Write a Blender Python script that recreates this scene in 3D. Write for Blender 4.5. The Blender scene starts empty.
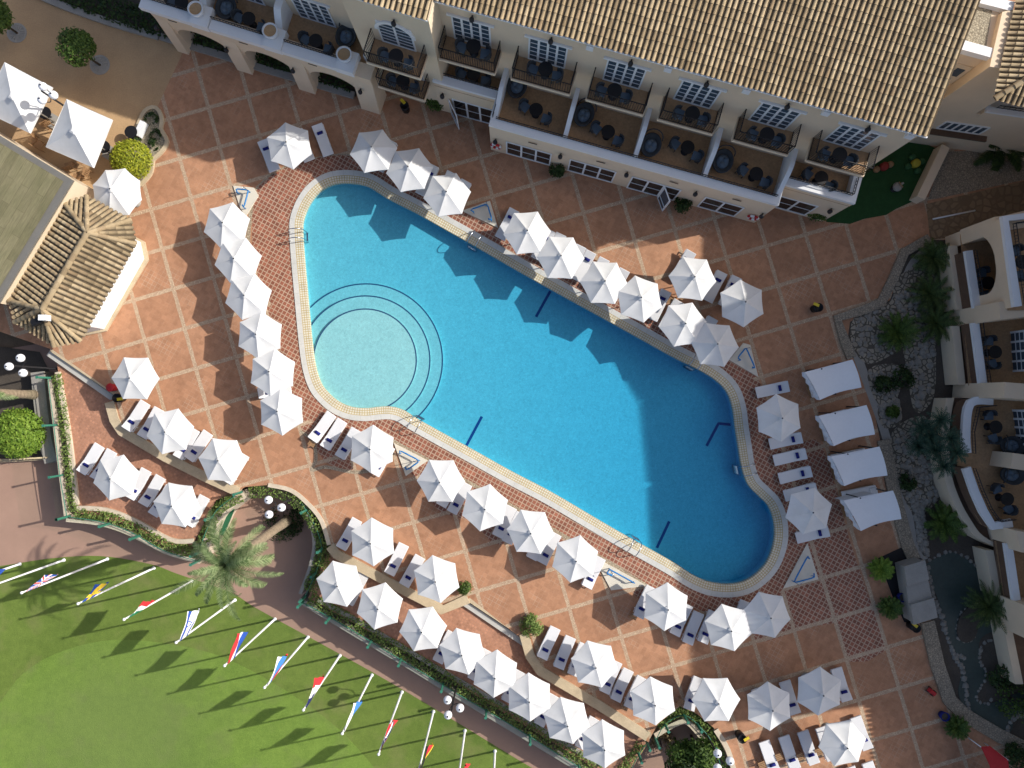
import bpy, bmesh, math, random
from mathutils import Vector, Matrix
from mathutils.geometry import tessellate_polygon
random.seed(7)
R = math.radians
scene = bpy.context.scene
COL = scene.collection
CAM_H, FPX = 42.0, 710.0
TILT = math.atan(16 / 710)

# ------------------------------------------------------------------ camera geometry
def at(px, py, z=0.0):
    """world point at height z that the photograph shows at pixel (px, py)"""
    a = (px - 512) / FPX
    b = -(py - 384) / FPX
    d = Vector((a, b * math.cos(TILT) + math.sin(TILT), b * math.sin(TILT) - math.cos(TILT)))
    k = (z - CAM_H) / d.z
    return Vector((d.x * k, d.y * k, z))
def P2(px, py, z=0.0):
    p = at(px, py, z)
    return (p.x, p.y)
def poly(pts, z=0.0):
    return [P2(x, y, z) for x, y in pts]

# ------------------------------------------------------------------ mesh builder
class MB:
    def __init__(s):
        s.v, s.f, s.m, s.sm, s.uv = [], [], [], [], []
    def add(s, vs, fs, m=0, smooth=False, uvs=None):
        b = len(s.v)
        s.v += [tuple(v) for v in vs]
        for i, f in enumerate(fs):
            s.f.append([b + k for k in f]); s.m.append(m); s.sm.append(smooth)
            s.uv.append(uvs[i] if uvs else None)
        return s
    def box(s, c, size, rz=0, m=0, top=1.0):
        x, y, z = size[0] / 2, size[1] / 2, size[2] / 2
        ca, sa = math.cos(rz), math.sin(rz)
        vs = []
        for dz, k in ((-z, 1), (z, top)):
            for dx, dy in ((-x, -y), (x, -y), (x, y), (-x, y)):
                dx *= k; dy *= k
                vs.append((c[0] + dx * ca - dy * sa, c[1] + dx * sa + dy * ca, c[2] + dz))
        return s.add(vs, [(3, 2, 1, 0), (4, 5, 6, 7), (0, 1, 5, 4), (1, 2, 6, 5), (2, 3, 7, 6), (3, 0, 4, 7)], m)
    def tube(s, pts, r, n=8, m=0, smooth=True, caps=True):
        pts = [Vector(p) for p in pts]
        rs = r if isinstance(r, (list, tuple)) else [r] * len(pts)
        vs, fs = [], []
        up = None
        for i, p in enumerate(pts):
            t = (pts[min(i + 1, len(pts) - 1)] - pts[max(i - 1, 0)]).normalized()
            if up is None:
                up = t.orthogonal().normalized()
            else:
                up = (up - t * up.dot(t))
                up = up.normalized() if up.length > 1e-6 else t.orthogonal().normalized()
            w = t.cross(up)
            for k in range(n):
                a = 2 * math.pi * k / n
                vs.append(p + (up * math.cos(a) + w * math.sin(a)) * rs[i])
        for i in range(len(pts) - 1):
            for k in range(n):
                fs.append((i * n + k, i * n + (k + 1) % n, (i + 1) * n + (k + 1) % n, (i + 1) * n + k))
        if caps:
            fs.append(tuple(range(n - 1, -1, -1)))
            fs.append(tuple((len(pts) - 1) * n + k for k in range(n)))
        return s.add(vs, fs, m, smooth)
    def lathe(s, c, prof, n=20, m=0, smooth=True, sx=1, sy=1):
        vs, fs = [], []
        for r, z in prof:
            for k in range(n):
                a = 2 * math.pi * k / n
                vs.append((c[0] + r * sx * math.cos(a), c[1] + r * sy * math.sin(a), c[2] + z))
        for i in range(len(prof) - 1):
            for k in range(n):
                fs.append((i * n + k, i * n + (k + 1) % n, (i + 1) * n + (k + 1) % n, (i + 1) * n + k))
        fs.append(tuple(range(n - 1, -1, -1)))
        fs.append(tuple((len(prof) - 1) * n + k for k in range(n)))
        return s.add(vs, fs, m, smooth)
    def ball(s, c, r, n=12, m=0, sz=1.0):
        k = n // 2
        prof = [(max(r * math.sin(math.pi * i / k), 1e-4), -r * sz * math.cos(math.pi * i / k)) for i in range(k + 1)]
        return s.lathe(c, prof, n, m, True)
    def flat(s, loops, z, m=0, zf=None, uvf=None):
        flatp = [p for l in loops for p in l]
        tris = tessellate_polygon([[Vector((x, y, 0)) for x, y in l] for l in loops])
        vs = [(x, y, zf(x, y) if zf else z) for x, y in flatp]
        fs, uvs = [], []
        for t in tris:
            a, b, c = (flatp[i] for i in t)
            if (b[0] - a[0]) * (c[1] - a[1]) - (b[1] - a[1]) * (c[0] - a[0]) < 0:
                t = (t[0], t[2], t[1])
            fs.append(tuple(t)); uvs.append([uvf(*flatp[i]) for i in t] if uvf else None)
        return s.add(vs, fs, m, False, uvs)
    def prism(s, loops, z0, z1, m=0, ms=None, bottom=False):
        if not isinstance(loops[0][0], (tuple, list)):
            loops = [loops]
        s.flat(loops, z1, m)
        if bottom: s.flat(loops, z0, m)
        for l in loops:
            n = len(l)
            vs = [(x, y, z0) for x, y in l] + [(x, y, z1) for x, y in l]
            s.add(vs, [(i, (i + 1) % n, n + (i + 1) % n, n + i) for i in range(n)], m if ms is None else ms)
        return s
    def elev(s, fr, pts, d0, d1, m=0):
        """polygon in the (s, z) elevation of a facade frame, extruded from d0 to d1"""
        tris = tessellate_polygon([[Vector((a, b, 0)) for a, b in pts]])
        n = len(pts)
        vs = [fr(a, d0, b) for a, b in pts] + [fr(a, d1, b) for a, b in pts]
        fs = [tuple(t) for t in tris] + [tuple(n + k for k in t) for t in tris]
        fs += [(i, (i + 1) % n, n + (i + 1) % n, n + i) for i in range(n)]
        return s.add(vs, fs, m)
    def fbox(s, fr, s0, s1, d0, d1, z0, z1, m=0):
        vs = [fr(a, b, c) for c in (z0, z1) for a, b in ((s0, d0), (s1, d0), (s1, d1), (s0, d1))]
        return s.add(vs, [(3, 2, 1, 0), (4, 5, 6, 7), (0, 1, 5, 4), (1, 2, 6, 5), (2, 3, 7, 6), (3, 0, 4, 7)], m)
    def build(s, name, mats, parent=None, origin=(0, 0, 0), recalc=True, bevel=0, weld=False):
        if not isinstance(mats, (list, tuple)): mats = [mats]
        me = bpy.data.meshes.new(name)
        o0 = Vector(origin)
        me.from_pydata([Vector(v) - o0 for v in s.v], [], s.f)
        for mt in mats: me.materials.append(mt)
        me.polygons.foreach_set('material_index', s.m)
        me.polygons.foreach_set('use_smooth', s.sm)
        if any(u for u in s.uv):
            L = me.uv_layers.new(name='UVMap')
            i = 0
            for f, u in zip(s.f, s.uv):
                for k in range(len(f)):
                    L.data[i].uv = u[k] if u else (0, 0)
                    i += 1
        if recalc and len(s.f) < 60000:
            bm = bmesh.new(); bm.from_mesh(me)
            if weld: bmesh.ops.remove_doubles(bm, verts=bm.verts, dist=1e-4)
            bmesh.ops.recalc_face_normals(bm, faces=bm.faces)
            bm.to_mesh(me); bm.free()
        me.validate(); me.update()
        o = bpy.data.objects.new(name, me)
        COL.objects.link(o)
        if parent: o.parent = parent
        if bevel:
            b = o.modifiers.new('bevel', 'BEVEL'); b.width = bevel; b.segments = 2; b.limit_method = 'ANGLE'
        return o

def tag(o, label=None, cat=None, group=None, kind=None):
    if label:
        o['label'] = label
        n = len(label.split())
        if n < 4 or n > 16: print('LABEL LENGTH', n, label)
    if cat: o['category'] = cat
    if group: o['group'] = group
    if kind: o['kind'] = kind
    return o
def empty(name, loc=(0, 0, 0), rz=0, label=None, cat=None, group=None):
    o = bpy.data.objects.new(name, None)
    o.empty_display_size = 0.3
    COL.objects.link(o)
    o.location = loc; o.rotation_euler = (0, 0, rz)
    return tag(o, label, cat, group)
KIDS = {}
def kids(o): return [c for c in bpy.data.objects if c.parent == o]
def dup(root, loc, rz, label, group=None, tree=None):
    tree = tree or KIDS.setdefault(root.name, [(c, kids(c)) for c in kids(root)])
    r = root.copy(); COL.objects.link(r)
    r.location = loc; r.rotation_euler = (0, 0, rz)
    tag(r, label, None, group)
    for c, sub in tree:
        k = c.copy(); COL.objects.link(k); k.parent = r
        for g in sub:
            q = g.copy(); COL.objects.link(q); q.parent = k
    return r
def structure(name, mb, mats, **kw):
    o = mb.build(name, mats, **kw); o['kind'] = 'structure'; return o
ORD = ['first', 'second', 'third', 'fourth', 'fifth', 'sixth', 'seventh', 'eighth', 'ninth', 'tenth', 'eleventh', 'twelfth', 'thirteenth', 'fourteenth']

def spline(pts, n=6, closed=False):
    out = []
    N = len(pts)
    rng = range(N) if closed else range(N - 1)
    for i in rng:
        if closed: p = [pts[(i + k) % N] for k in (-1, 0, 1, 2)]
        else: p = [pts[max(i - 1, 0)], pts[i], pts[i + 1], pts[min(i + 2, N - 1)]]
        for k in range(n):
            t = k / n
            out.append(tuple(0.5 * (2 * p[1][c] + (-p[0][c] + p[2][c]) * t + (2 * p[0][c] - 5 * p[1][c] + 4 * p[2][c] - p[3][c]) * t * t + (-p[0][c] + 3 * p[1][c] - 3 * p[2][c] + p[3][c]) * t ** 3) for c in range(len(p[1]))))
    if not closed: out.append(tuple(pts[-1]))
    return out
def area(l): return sum(l[i][0] * l[(i + 1) % len(l)][1] - l[(i + 1) % len(l)][0] * l[i][1] for i in range(len(l))) / 2
def offset(loop, d):
    """grow a closed loop outward by d (d may be a function of x, y)"""
    sg = 1 if area(loop) > 0 else -1
    n = len(loop); out = []
    for i in range(n):
        a, b = Vector(loop[i - 2]), Vector(loop[(i + 2) % n])
        t = (b - a).normalized()
        nn = Vector((t.y, -t.x)) * sg
        k = d(*loop[i]) if callable(d) else d
        out.append((loop[i][0] + nn.x * k, loop[i][1] + nn.y * k))
    return out
def ribbon(line, w, closed=False):
    n = len(line); l, r = [], []
    for i in range(n):
        a = Vector(line[i - 1] if (i > 0 or closed) else line[i]); b = Vector(line[(i + 1) % n] if (i < n - 1 or closed) else line[i])
        t = (b - a).normalized(); nn = Vector((-t.y, t.x)) * w / 2
        l.append((line[i][0] + nn.x, line[i][1] + nn.y)); r.append((line[i][0] - nn.x, line[i][1] - nn.y))
    return l + r[::-1]

# ------------------------------------------------------------------ materials
class NT:
    def __init__(s, name):
        s.mat = bpy.data.materials.new(name); s.mat.use_nodes = True
        s.t = s.mat.node_tree; s.n = s.t.nodes; s.l = s.t.links
        s.b = s.n['Principled BSDF']
        s.out = s.n['Material Output']
    def node(s, typ, **kw):
        x = s.n.new(typ)
        for k, v in kw.items():
            if k in x.inputs.keys() if isinstance(k, str) else False: x.inputs[k].default_value = v
            else: setattr(x, k, v)
        return x
    def link(s, a, b): s.l.new(a, b)
    def coord(s, which='Object'):
        return s.n.new('ShaderNodeTexCoord').outputs[which]
    def noise(s, scale, detail=4, rough=0.6, vec=None, dist=0):
        x = s.n.new('ShaderNodeTexNoise')
        x.inputs['Scale'].default_value = scale; x.inputs['Detail'].default_value = detail
        x.inputs['Roughness'].default_value = rough; x.inputs['Distortion'].default_value = dist
        s.link(vec if vec else s.pos(), x.inputs['Vector'])
        return x.outputs['Fac']
    def pos(s):
        if not hasattr(s, '_p'):
            s._p = s.n.new('ShaderNodeNewGeometry').outputs['Position']
        return s._p
    def ramp(s, fac, stops, interp='LINEAR'):
        x = s.n.new('ShaderNodeValToRGB'); x.color_ramp.interpolation = interp
        e = x.color_ramp.elements
        while len(e) < len(stops): e.new(0.5)
        for el, (p, c) in zip(e, stops):
            el.position = p; el.color = (*c, 1) if len(c) == 3 else c
        s.link(fac, x.inputs['Fac'])
        return x.outputs['Color']
    def math(s, op, a, b=None, clamp=False):
        x = s.n.new('ShaderNodeMath'); x.operation = op; x.use_clamp = clamp
        for i, v in enumerate((a, b)):
            if v is None: continue
            if isinstance(v, (int, float)): x.inputs[i].default_value = v
            else: s.link(v, x.inputs[i])
        return x.outputs[0]
    def mix(s, fac, a, b, blend='MIX'):
        x = s.n.new('ShaderNodeMix'); x.data_type = 'RGBA'; x.blend_type = blend
        for sock, v in ((x.inputs[0], fac), (x.inputs[6], a), (x.inputs[7], b)):
            if isinstance(v, (int, float)): sock.default_value = v
            elif isinstance(v, tuple): sock.default_value = (*v, 1)
            else: s.link(v, sock)
        return x.outputs[2]
    def bump(s, h, strength=0.3, dist=0.02):
        x = s.n.new('ShaderNodeBump'); x.inputs['Strength'].default_value = strength; x.inputs['Distance'].default_value = dist
        s.link(h, x.inputs['Height']); s.link(x.outputs['Normal'], s.b.inputs['Normal'])
    def base(s, c):
        if isinstance(c, tuple): s.b.inputs['Base Color'].default_value = (*c, 1)
        else: s.link(c, s.b.inputs['Base Color'])
    def rough(s, v): s.b.inputs['Roughness'].default_value = v
    def spec(s, v): s.b.inputs['Specular IOR Level'].default_value = v
    def voronoi(s, scale, feature='F1', vec=None, rnd=1.0):
        x = s.n.new('ShaderNodeTexVoronoi'); x.feature = feature
        x.inputs['Scale'].default_value = scale; x.inputs['Randomness'].default_value = rnd
        s.link(vec if vec else s.pos(), x.inputs['Vector'])
        return x
def sc(c, k): return tuple(min(1, x * k) for x in c)

def mottled(name, c, var=0.25, scale=3.0, rough=0.75, c2=None, bump=0.15, fine=40.0, spec=0.3, metallic=0):
    t = NT(name)
    n1 = t.noise(scale, 5, 0.65)
    n2 = t.noise(fine, 3, 0.6)
    c2 = c2 or sc(c, 1 - var)
    col = t.ramp(n1, [(0.3, c2), (0.7, sc(c, 1 + var * 0.35))])
    col = t.mix(0.35, col, t.ramp(n2, [(0.3, sc(c, 1 - var)), (0.7, sc(c, 1 + var))]))
    t.base(col); t.rough(rough); t.spec(spec)
    t.b.inputs['Metallic'].default_value = metallic
    if bump: t.bump(n2, bump, 0.01)
    return t.mat

def grid_mask(t, u, v, period, width, wob=None):
    def one(x):
        if wob is not None: x = t.math('ADD', x, wob)
        f = t.math('FRACT', t.math('ADD', t.math('DIVIDE', x, period), 0.5))
        return t.math('LESS_THAN', t.math('ABSOLUTE', t.math('SUBTRACT', f, 0.5)), width / period / 2)
    return t.math('MAXIMUM', one(u), one(v))

def tiles(t, u, v, size, grout, tile_col, tile_var, grout_col, diag=True, blotch=1.0):
    """coloured square tiles with grout; every tile takes its own shade"""
    if diag:
        uu = t.math('MULTIPLY', t.math('ADD', u, v), 0.70711); vv = t.math('MULTIPLY', t.math('SUBTRACT', v, u), 0.70711)
    else: uu, vv = u, v
    m = grid_mask(t, uu, vv, size, grout)
    cx = t.math('ROUND', t.math('DIVIDE', uu, size)); cy = t.math('ROUND', t.math('DIVIDE', vv, size))
    cx = t.math('FLOOR', t.math('ADD', t.math('DIVIDE', uu, size), 0.0)); cy = t.math('FLOOR', t.math('ADD', t.math('DIVIDE', vv, size), 0.0))
    cmb = t.n.new('ShaderNodeCombineXYZ'); t.link(cx, cmb.inputs[0]); t.link(cy, cmb.inputs[1])
    wn = t.n.new('ShaderNodeTexWhiteNoise'); wn.noise_dimensions = '2D'; t.link(cmb.outputs[0], wn.inputs['Vector'])
    c = t.ramp(wn.outputs['Value'], [(0.0, sc(tile_col, 1 - tile_var)), (0.6, tile_col), (1.0, sc(tile_col, 1 + tile_var))])
    return c, m

# grid of the plaza, read from the photograph: one cell is 2.45 m
G0 = at(191, 198)
GB = (at(191 + 39.85, 198 - 11.5) - G0).to_2d(); GCELL = GB.length
GBh = GB.normalized(); GAh = Vector((GBh.y, -GBh.x))
def guv(x, y):
    d = Vector((x - G0.x, y - G0.y))
    return (d.dot(GBh), d.dot(GAh))

def stone_bits(t, scale, light, dark):
    v = t.voronoi(scale); e = t.voronoi(scale, 'DISTANCE_TO_EDGE')
    c = t.ramp(v.outputs['Color'], [(0, sc(light, .75)), (1, sc(light, 1.15))])
    return t.mix(t.math('LESS_THAN', e.outputs['Distance'], 0.10), c, dark)

def make_plaza():
    t = NT('terracotta_plaza')
    uvn = t.n.new('ShaderNodeUVMap'); sp = t.n.new('ShaderNodeSeparateXYZ'); t.link(uvn.outputs[0], sp.inputs[0])
    u, v = sp.outputs[0], sp.outputs[1]
    n_big = t.noise(0.35, 4, 0.6); n_mid = t.noise(1.6, 5, 0.65); n_f = t.noise(9, 4, 0.7); n_ff = t.noise(45, 2, 0.6)
    c, m = tiles(t, u, v, 0.245, 0.026, (0.46, 0.248, 0.147), 0.16, (0.5, .36, .26))
    # per-cell tone
    cx = t.math('FLOOR', t.math('DIVIDE', u, GCELL)); cy = t.math('FLOOR', t.math('DIVIDE', v, GCELL))
    cmb = t.n.new('ShaderNodeCombineXYZ'); t.link(cx, cmb.inputs[0]); t.link(cy, cmb.inputs[1])
    wn = t.n.new('ShaderNodeTexWhiteNoise'); wn.noise_dimensions = '2D'; t.link(cmb.outputs[0], wn.inputs['Vector'])
    # grout shows only where the surface is worn
    worn = t.math('MULTIPLY', t.ramp(t.noise(0.5, 3, .6), [(0.52, (0, 0, 0)), (0.66, (1, 1, 1))]), 0.75)
    gm = t.math('MULTIPLY', m, t.math('ADD', worn, 0.10))
    c = t.mix(0.45, c, (0.45, 0.238, 0.139))
    c = t.mix(gm, c, (0.50, 0.36, 0.26))
    c = t.mix(1.0, c, t.ramp(wn.outputs['Value'], [(0, (.90, .88, .86)), (1, (1.05, 1.04, 1.02))]), 'MULTIPLY')
    c = t.mix(1.0, c, t.ramp(n_big, [(0.3, (.84, .84, .84)), (0.7, (1.08, 1.06, 1.03))]), 'MULTIPLY')
    c = t.mix(1.0, c, t.ramp(n_mid, [(0.28, (.80, .77, .74)), (0.5, (1, 1, 1)), (0.75, (1.07, 1.07, 1.07))]), 'MULTIPLY')
    c = t.mix(t.ramp(n_f, [(0.57, (0, 0, 0)), (0.70, (.6, .6, .6))]), c, (0.28, 0.14, 0.095))
    c = t.mix(1.0, c, t.ramp(n_ff, [(0.25, (.86, .86, .86)), (0.75, (1.1, 1.1, 1.1))]), 'MULTIPLY')
    wob = t.math('MULTIPLY', t.math('SUBTRACT', t.noise(3.0, 3, .6), 0.5), 0.09)
    line = grid_mask(t, u, v, GCELL, 0.22, wob)
    cob = stone_bits(t, 13, (0.54, 0.42, 0.29), (0.38, 0.255, 0.165))
    cob = t.mix(t.ramp(t.noise(2.2, 3, .6), [(.5, (0, 0, 0)), (.8, (.5, .5, .5))]), cob, (0.44, .27, .18))
    c = t.mix(line, c, cob)
    t.base(c); t.rough(0.8); t.spec(0.25)
    t.bump(t.math('ADD', t.math('MULTIPLY', m, -0.4), n_ff), 0.25, 0.01)
    return t.mat
def make_lattice(name='lattice_tiles', col=(0.28, 0.10, 0.058), grout=(0.46, .33, .235), size=0.245, diag=True, grid=False):
    t = NT(name)
    uvn = t.n.new('ShaderNodeUVMap'); sp = t.n.new('ShaderNodeSeparateXYZ'); t.link(uvn.outputs[0], sp.inputs[0])
    c, m = tiles(t, sp.outputs[0], sp.outputs[1], size, 0.05, col, 0.22, grout, diag)
    c = t.mix(m, c, grout)
    c = t.mix(1.0, c, t.ramp(t.noise(1.3, 4, .6), [(0.3, (.82, .80, .78)), (0.7, (1.1, 1.08, 1.06))]), 'MULTIPLY')
    c = t.mix(1.0, c, t.ramp(t.noise(30, 2, .6), [(0.25, (.85, .85, .85)), (0.75, (1.1, 1.1, 1.1))]), 'MULTIPLY')
    if grid:
        c = t.mix(grid_mask(t, sp.outputs[0], sp.outputs[1], GCELL, 0.22, t.math('MULTIPLY', t.math('SUBTRACT', t.noise(3.0, 3, .6), 0.5), 0.09)), c, stone_bits(t, 13, (0.54, 0.42, 0.29), (0.38, 0.255, 0.165)))
    t.base(c); t.rough(0.7); t.bump(t.math('MULTIPLY', m, -1.0), 0.3, 0.01)
    return t.mat
def make_coping_mosaic():
    t = NT('pool_edge_mosaic')
    uvn = t.n.new('ShaderNodeUVMap'); sp = t.n.new('ShaderNodeSeparateXYZ'); t.link(uvn.outputs[0], sp.inputs[0])
    u, v = sp.outputs[0], sp.outputs[1]
    a = grid_mask(t, u, v, 0.14, 0.034)
    c = t.mix(a, (0.66, 0.63, 0.53), (0.45, 0.33, 0.13))
    c = t.mix(1.0, c, t.ramp(t.noise(2.0, 4, .6), [(0.3, (.86, .86, .84)), (0.7, (1.08, 1.08, 1.05))]), 'MULTIPLY')
    t.base(c); t.rough(0.6)
    return t.mat
def make_coping_stone():
    t = NT('pool_edge_stone')
    uvn = t.n.new('ShaderNodeUVMap'); sp = t.n.new('ShaderNodeSeparateXYZ'); t.link(uvn.outputs[0], sp.inputs[0])
    f = t.math('FRACT', t.math('DIVIDE', sp.outputs[0], 0.6))
    j = t.math('LESS_THAN', f, 0.04)
    c = t.ramp(t.noise(1.2, 5, .65), [(0.3, (.50, .50, .46)), (0.7, (.64, .63, .58))])
    c = t.mix(t.math('MULTIPLY', j, .6), c, (.35, .33, .28))
    c = t.mix(0.3, c, t.ramp(t.noise(25, 3, .6), [(0.3, (.42, .42, .40)), (0.7, (.70, .70, .66))]))
    t.base(c); t.rough(0.7)
    return t.mat
def make_pool_tile(name, col):
    t = NT(name)
    v = t.voronoi(7.0, 'F1')
    n = t.noise(1.6, 5, .7); n2 = t.noise(11.0, 3, .75, dist=1.5)
    c = t.ramp(n2, [(0.3, sc(col, .80)), (0.5, col), (0.70, sc(col, 1.22))])  # tile mottle, its contrast raised to paint in the sparkle of the water
    c = t.mix(1.0, c, t.ramp(n, [(0.3, (.93, .95, .96)), (0.7, (1.04, 1.03, 1.02))]), 'MULTIPLY')
    cell = t.ramp(v.outputs['Color'], [(0.0, (.93, .95, .95)), (0.6, (1.06, 1.05, 1.05))])
    c = t.mix(1.0, c, cell, 'MULTIPLY')
    t.base(c); t.rough(0.5)
    return t.mat
def make_water(name, absorb, density, bump=0.12, scale=1.6):
    t = NT(name)
    tr = t.n.new('ShaderNodeBsdfTransparent'); gl = t.n.new('ShaderNodeBsdfGlossy'); gl.inputs['Roughness'].default_value = 0.04
    fr = t.n.new('ShaderNodeLayerWeight'); fr.inputs['Blend'].default_value = 0.5
    mx = t.n.new('ShaderNodeMixShader')
    bp = t.n.new('ShaderNodeBump'); bp.inputs['Strength'].default_value = bump; bp.inputs['Distance'].default_value = 0.08
    t.link(t.noise(scale, 4, .6, dist=.6), bp.inputs['Height'])
    t.link(bp.outputs[0], gl.inputs['Normal']); t.link(bp.outputs[0], fr.inputs['Normal'])
    t.link(t.math('ADD', t.math('MULTIPLY', t.math('POWER', fr.outputs['Facing'], 5.0), 0.9), 0.02), mx.inputs[0]); t.link(tr.outputs[0], mx.inputs[1]); t.link(gl.outputs[0], mx.inputs[2])
    t.link(mx.outputs[0], t.out.inputs['Surface'])
    va = t.n.new('ShaderNodeVolumeAbsorption'); va.inputs['Color'].default_value = (*absorb, 1); va.inputs['Density'].default_value = density
    t.link(va.outputs[0], t.out.inputs['Volume'])
    return t.mat
def make_leaf(name, c0, c1, rough=0.55, transl=0.25):
    t = NT(name)
    g = t.n.new('ShaderNodeNewGeometry')
    c = t.ramp(g.outputs['Random Per Island'], [(0.0, c0), (0.6, tuple((a + b) / 2 for a, b in zip(c0, c1))), (1.0, c1)])
    t.base(c); t.rough(rough); t.spec(0.25)
    tl = t.n.new('ShaderNodeBsdfTranslucent'); t.link(c, tl.inputs['Color'])
    mx = t.n.new('ShaderNodeMixShader'); mx.inputs[0].default_value = transl
    t.link(t.b.outputs[0], mx.inputs[1]); t.link(tl.outputs[0], mx.inputs[2]); t.link(mx.outputs[0], t.out.inputs['Surface'])
    return t.mat
def make_tile_roof(name, cols):
    t = NT(name)
    uvn = t.n.new('ShaderNodeUVMap')
    wn = t.n.new('ShaderNodeTexWhiteNoise'); wn.noise_dimensions = '2D'; t.link(uvn.outputs[0], wn.inputs['Vector'])
    k = len(cols) - 1
    c = t.ramp(wn.outputs['Value'], [(i / k, x) for i, x in enumerate(cols)])
    c = t.mix(1.0, c, t.ramp(t.noise(0.7, 4, .6), [(0.3, (.78, .76, .72)), (0.7, (1.1, 1.1, 1.1))]), 'MULTIPLY')
    c = t.mix(t.ramp(t.noise(6, 4, .7), [(0.56, (0, 0, 0)), (0.72, (.55, .55, .55))]), c, (.16, .12, .075))
    t.base(c); t.rough(0.85); t.spec(.15)
    return t.mat
def make_lawn(name, a, b, c3, patch, ctr=None, rad=1, worn=None):
    t = NT(name)
    n = t.noise(0.22, 4, .6); n2 = t.noise(2.5, 5, .7); n3 = t.noise(26, 3, .75)
    c = t.ramp(n, [(0.3, a), (0.7, b)])
    c = t.mix(1.0, c, t.ramp(n2, [(0.25, (.80, .82, .78)), (0.75, (1.15, 1.13, 1.1))]), 'MULTIPLY')
    c = t.mix(1.0, c, t.ramp(n3, [(0.25, (.68, .70, .64)), (0.75, (1.28, 1.26, 1.2))]), 'MULTIPLY')
    c = t.mix(t.ramp(t.noise(0.5, 3, .6), [(.52, (0, 0, 0)), (.75, (patch, patch, patch))]), c, c3)
    if ctr:      # worn middle of the green
        vm = t.n.new('ShaderNodeVectorMath'); vm.operation = 'DISTANCE'; vm.inputs[1].default_value = (*ctr, -2.18); t.link(t.pos(), vm.inputs[0])
        q = t.math('ADD', t.math('DIVIDE', vm.outputs['Value'], rad), t.math('MULTIPLY', t.math('SUBTRACT', t.noise(.3, 3, .6), .5), .9))
        c = t.mix(t.ramp(q, [(.35, (.5, .5, .5)), (.95, (0, 0, 0))]), c, worn)
    t.base(c); t.rough(0.9); t.spec(.1); t.bump(n3, .6, .05)
    return t.mat

M = {}
M['plaza'] = make_plaza()
M['lattice'] = make_lattice()
M['lattice_grid'] = make_lattice('lattice_tiles_in_grid', grid=True)
M['brick'] = make_lattice('terrace_brick_tiles', (0.43, 0.215, 0.13), (0.40, .21, .135), 0.17, True)
M['mosaic'] = make_coping_mosaic()
M['copestone'] = make_coping_stone()
M['pooltile'] = make_pool_tile('pool_tile', (0.365, 0.575, 0.545))
M['stripe'] = mottled('pool_stripe', (0.02, 0.06, 0.20), .1, bump=0)
M['nosing'] = mottled('step_nosing', (0.03, 0.08, 0.16), .1, bump=0)
M['water'] = make_water('pool_water', (0.02, 0.75, 0.955), 1.3)
M['pondwater'] = make_water('pond_water', (0.25, 0.62, 0.70), 2.0, .1)
M['court'] = mottled('brown_court', (0.47, 0.31, 0.165), .28, 0.5, .85, c2=(.36, .23, .125), fine=14)
M['path'] = mottled('path_paving', (0.36, 0.228, 0.168), .14, 0.8, .8, fine=30)
M['earth'] = mottled('garden_earth', (0.16, 0.115, 0.075), .4, 1.2, .95, fine=12, bump=.5)
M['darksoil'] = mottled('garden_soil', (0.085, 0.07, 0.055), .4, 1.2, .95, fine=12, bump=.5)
M['lawn'] = make_lawn('lawn', (.118, .176, .038), (.155, .218, .05), (.225, .215, .09), .5)
M['green'] = make_lawn('putting_green', (.142, .228, .046), (.178, .270, .056), (.165, .195, .07), .6, P2(120, 745, -2.2), 8.5, (.14, .19, .06))
M['turf'] = mottled('play_turf', (0.022, 0.075, 0.022), .3, 3, .95, fine=60, bump=.4)
M['cream'] = mottled('cream_render', (0.75, 0.60, 0.43), .10, .6, .85, fine=30)
M['cream2'] = mottled('pale_render', (0.71, 0.59, 0.43), .12, .6, .85, fine=30)
M['white'] = mottled('white_paint', (0.78, 0.79, 0.79), .06, 1.2, .6, fine=20, bump=.03)
M['whitemetal'] = mottled('white_metal', (0.78, 0.78, 0.78), .05, 2, .4, bump=0)
def make_fabric():
    t = NT('parasol_fabric')
    c = t.ramp(t.noise(1.1, 5, .65), [(0.3, (.64, .64, .62)), (0.55, (.70, .70, .685)), (0.75, (.72, .72, .71))])
    c = t.mix(t.ramp(t.noise(5.5, 4, .75), [(0.66, (0, 0, 0)), (0.78, (.35, .35, .35))]), c, (.45, .44, .40))
    t.base(c); t.rough(.85); t.spec(.15)
    t.bump(t.noise(3.5, 3, .6), .12, .05)
    return t.mat
M['fabric'] = make_fabric()
M['cushion'] = mottled('lounger_cushion', (0.71, 0.71, 0.71), .05, 2, .9, fine=20, bump=.05)
M['navy'] = mottled('navy_cloth', (0.012, 0.018, 0.16), .2, 6, .9)
M['tent'] = mottled('cabana_cloth', (0.76, 0.78, 0.80), .05, .8, .8, fine=8, bump=.03)
M['dark'] = mottled('dark_metal', (0.025, 0.025, 0.028), .2, 3, .45, bump=0)
M['wicker'] = mottled('grey_wicker', (0.055, 0.06, 0.065), .35, 4, .8, fine=60)
M['slate'] = mottled('slate_cushion', (0.12, 0.16, 0.20), .15, 3, .9)
M['glass'] = NT('window_glass').mat
g = M['glass'].node_tree.nodes['Principled BSDF']; g.inputs['Base Color'].default_value = (.055, .085, .115, 1); g.inputs['Roughness'].default_value = .08  # blue sky reflection is partly put into the base colour
M['terrfloor'] = mottled('terrace_tiles', (0.43, 0.265, 0.14), .3, 2, .7, fine=8)
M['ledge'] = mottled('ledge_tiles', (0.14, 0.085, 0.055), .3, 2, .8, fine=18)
M['roof'] = make_tile_roof('clay_roof_tiles', [(.20, .15, .09), (.33, .255, .155), (.385, .30, .185), (.45, .36, .23), (.26, .185, .11)])
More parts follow.
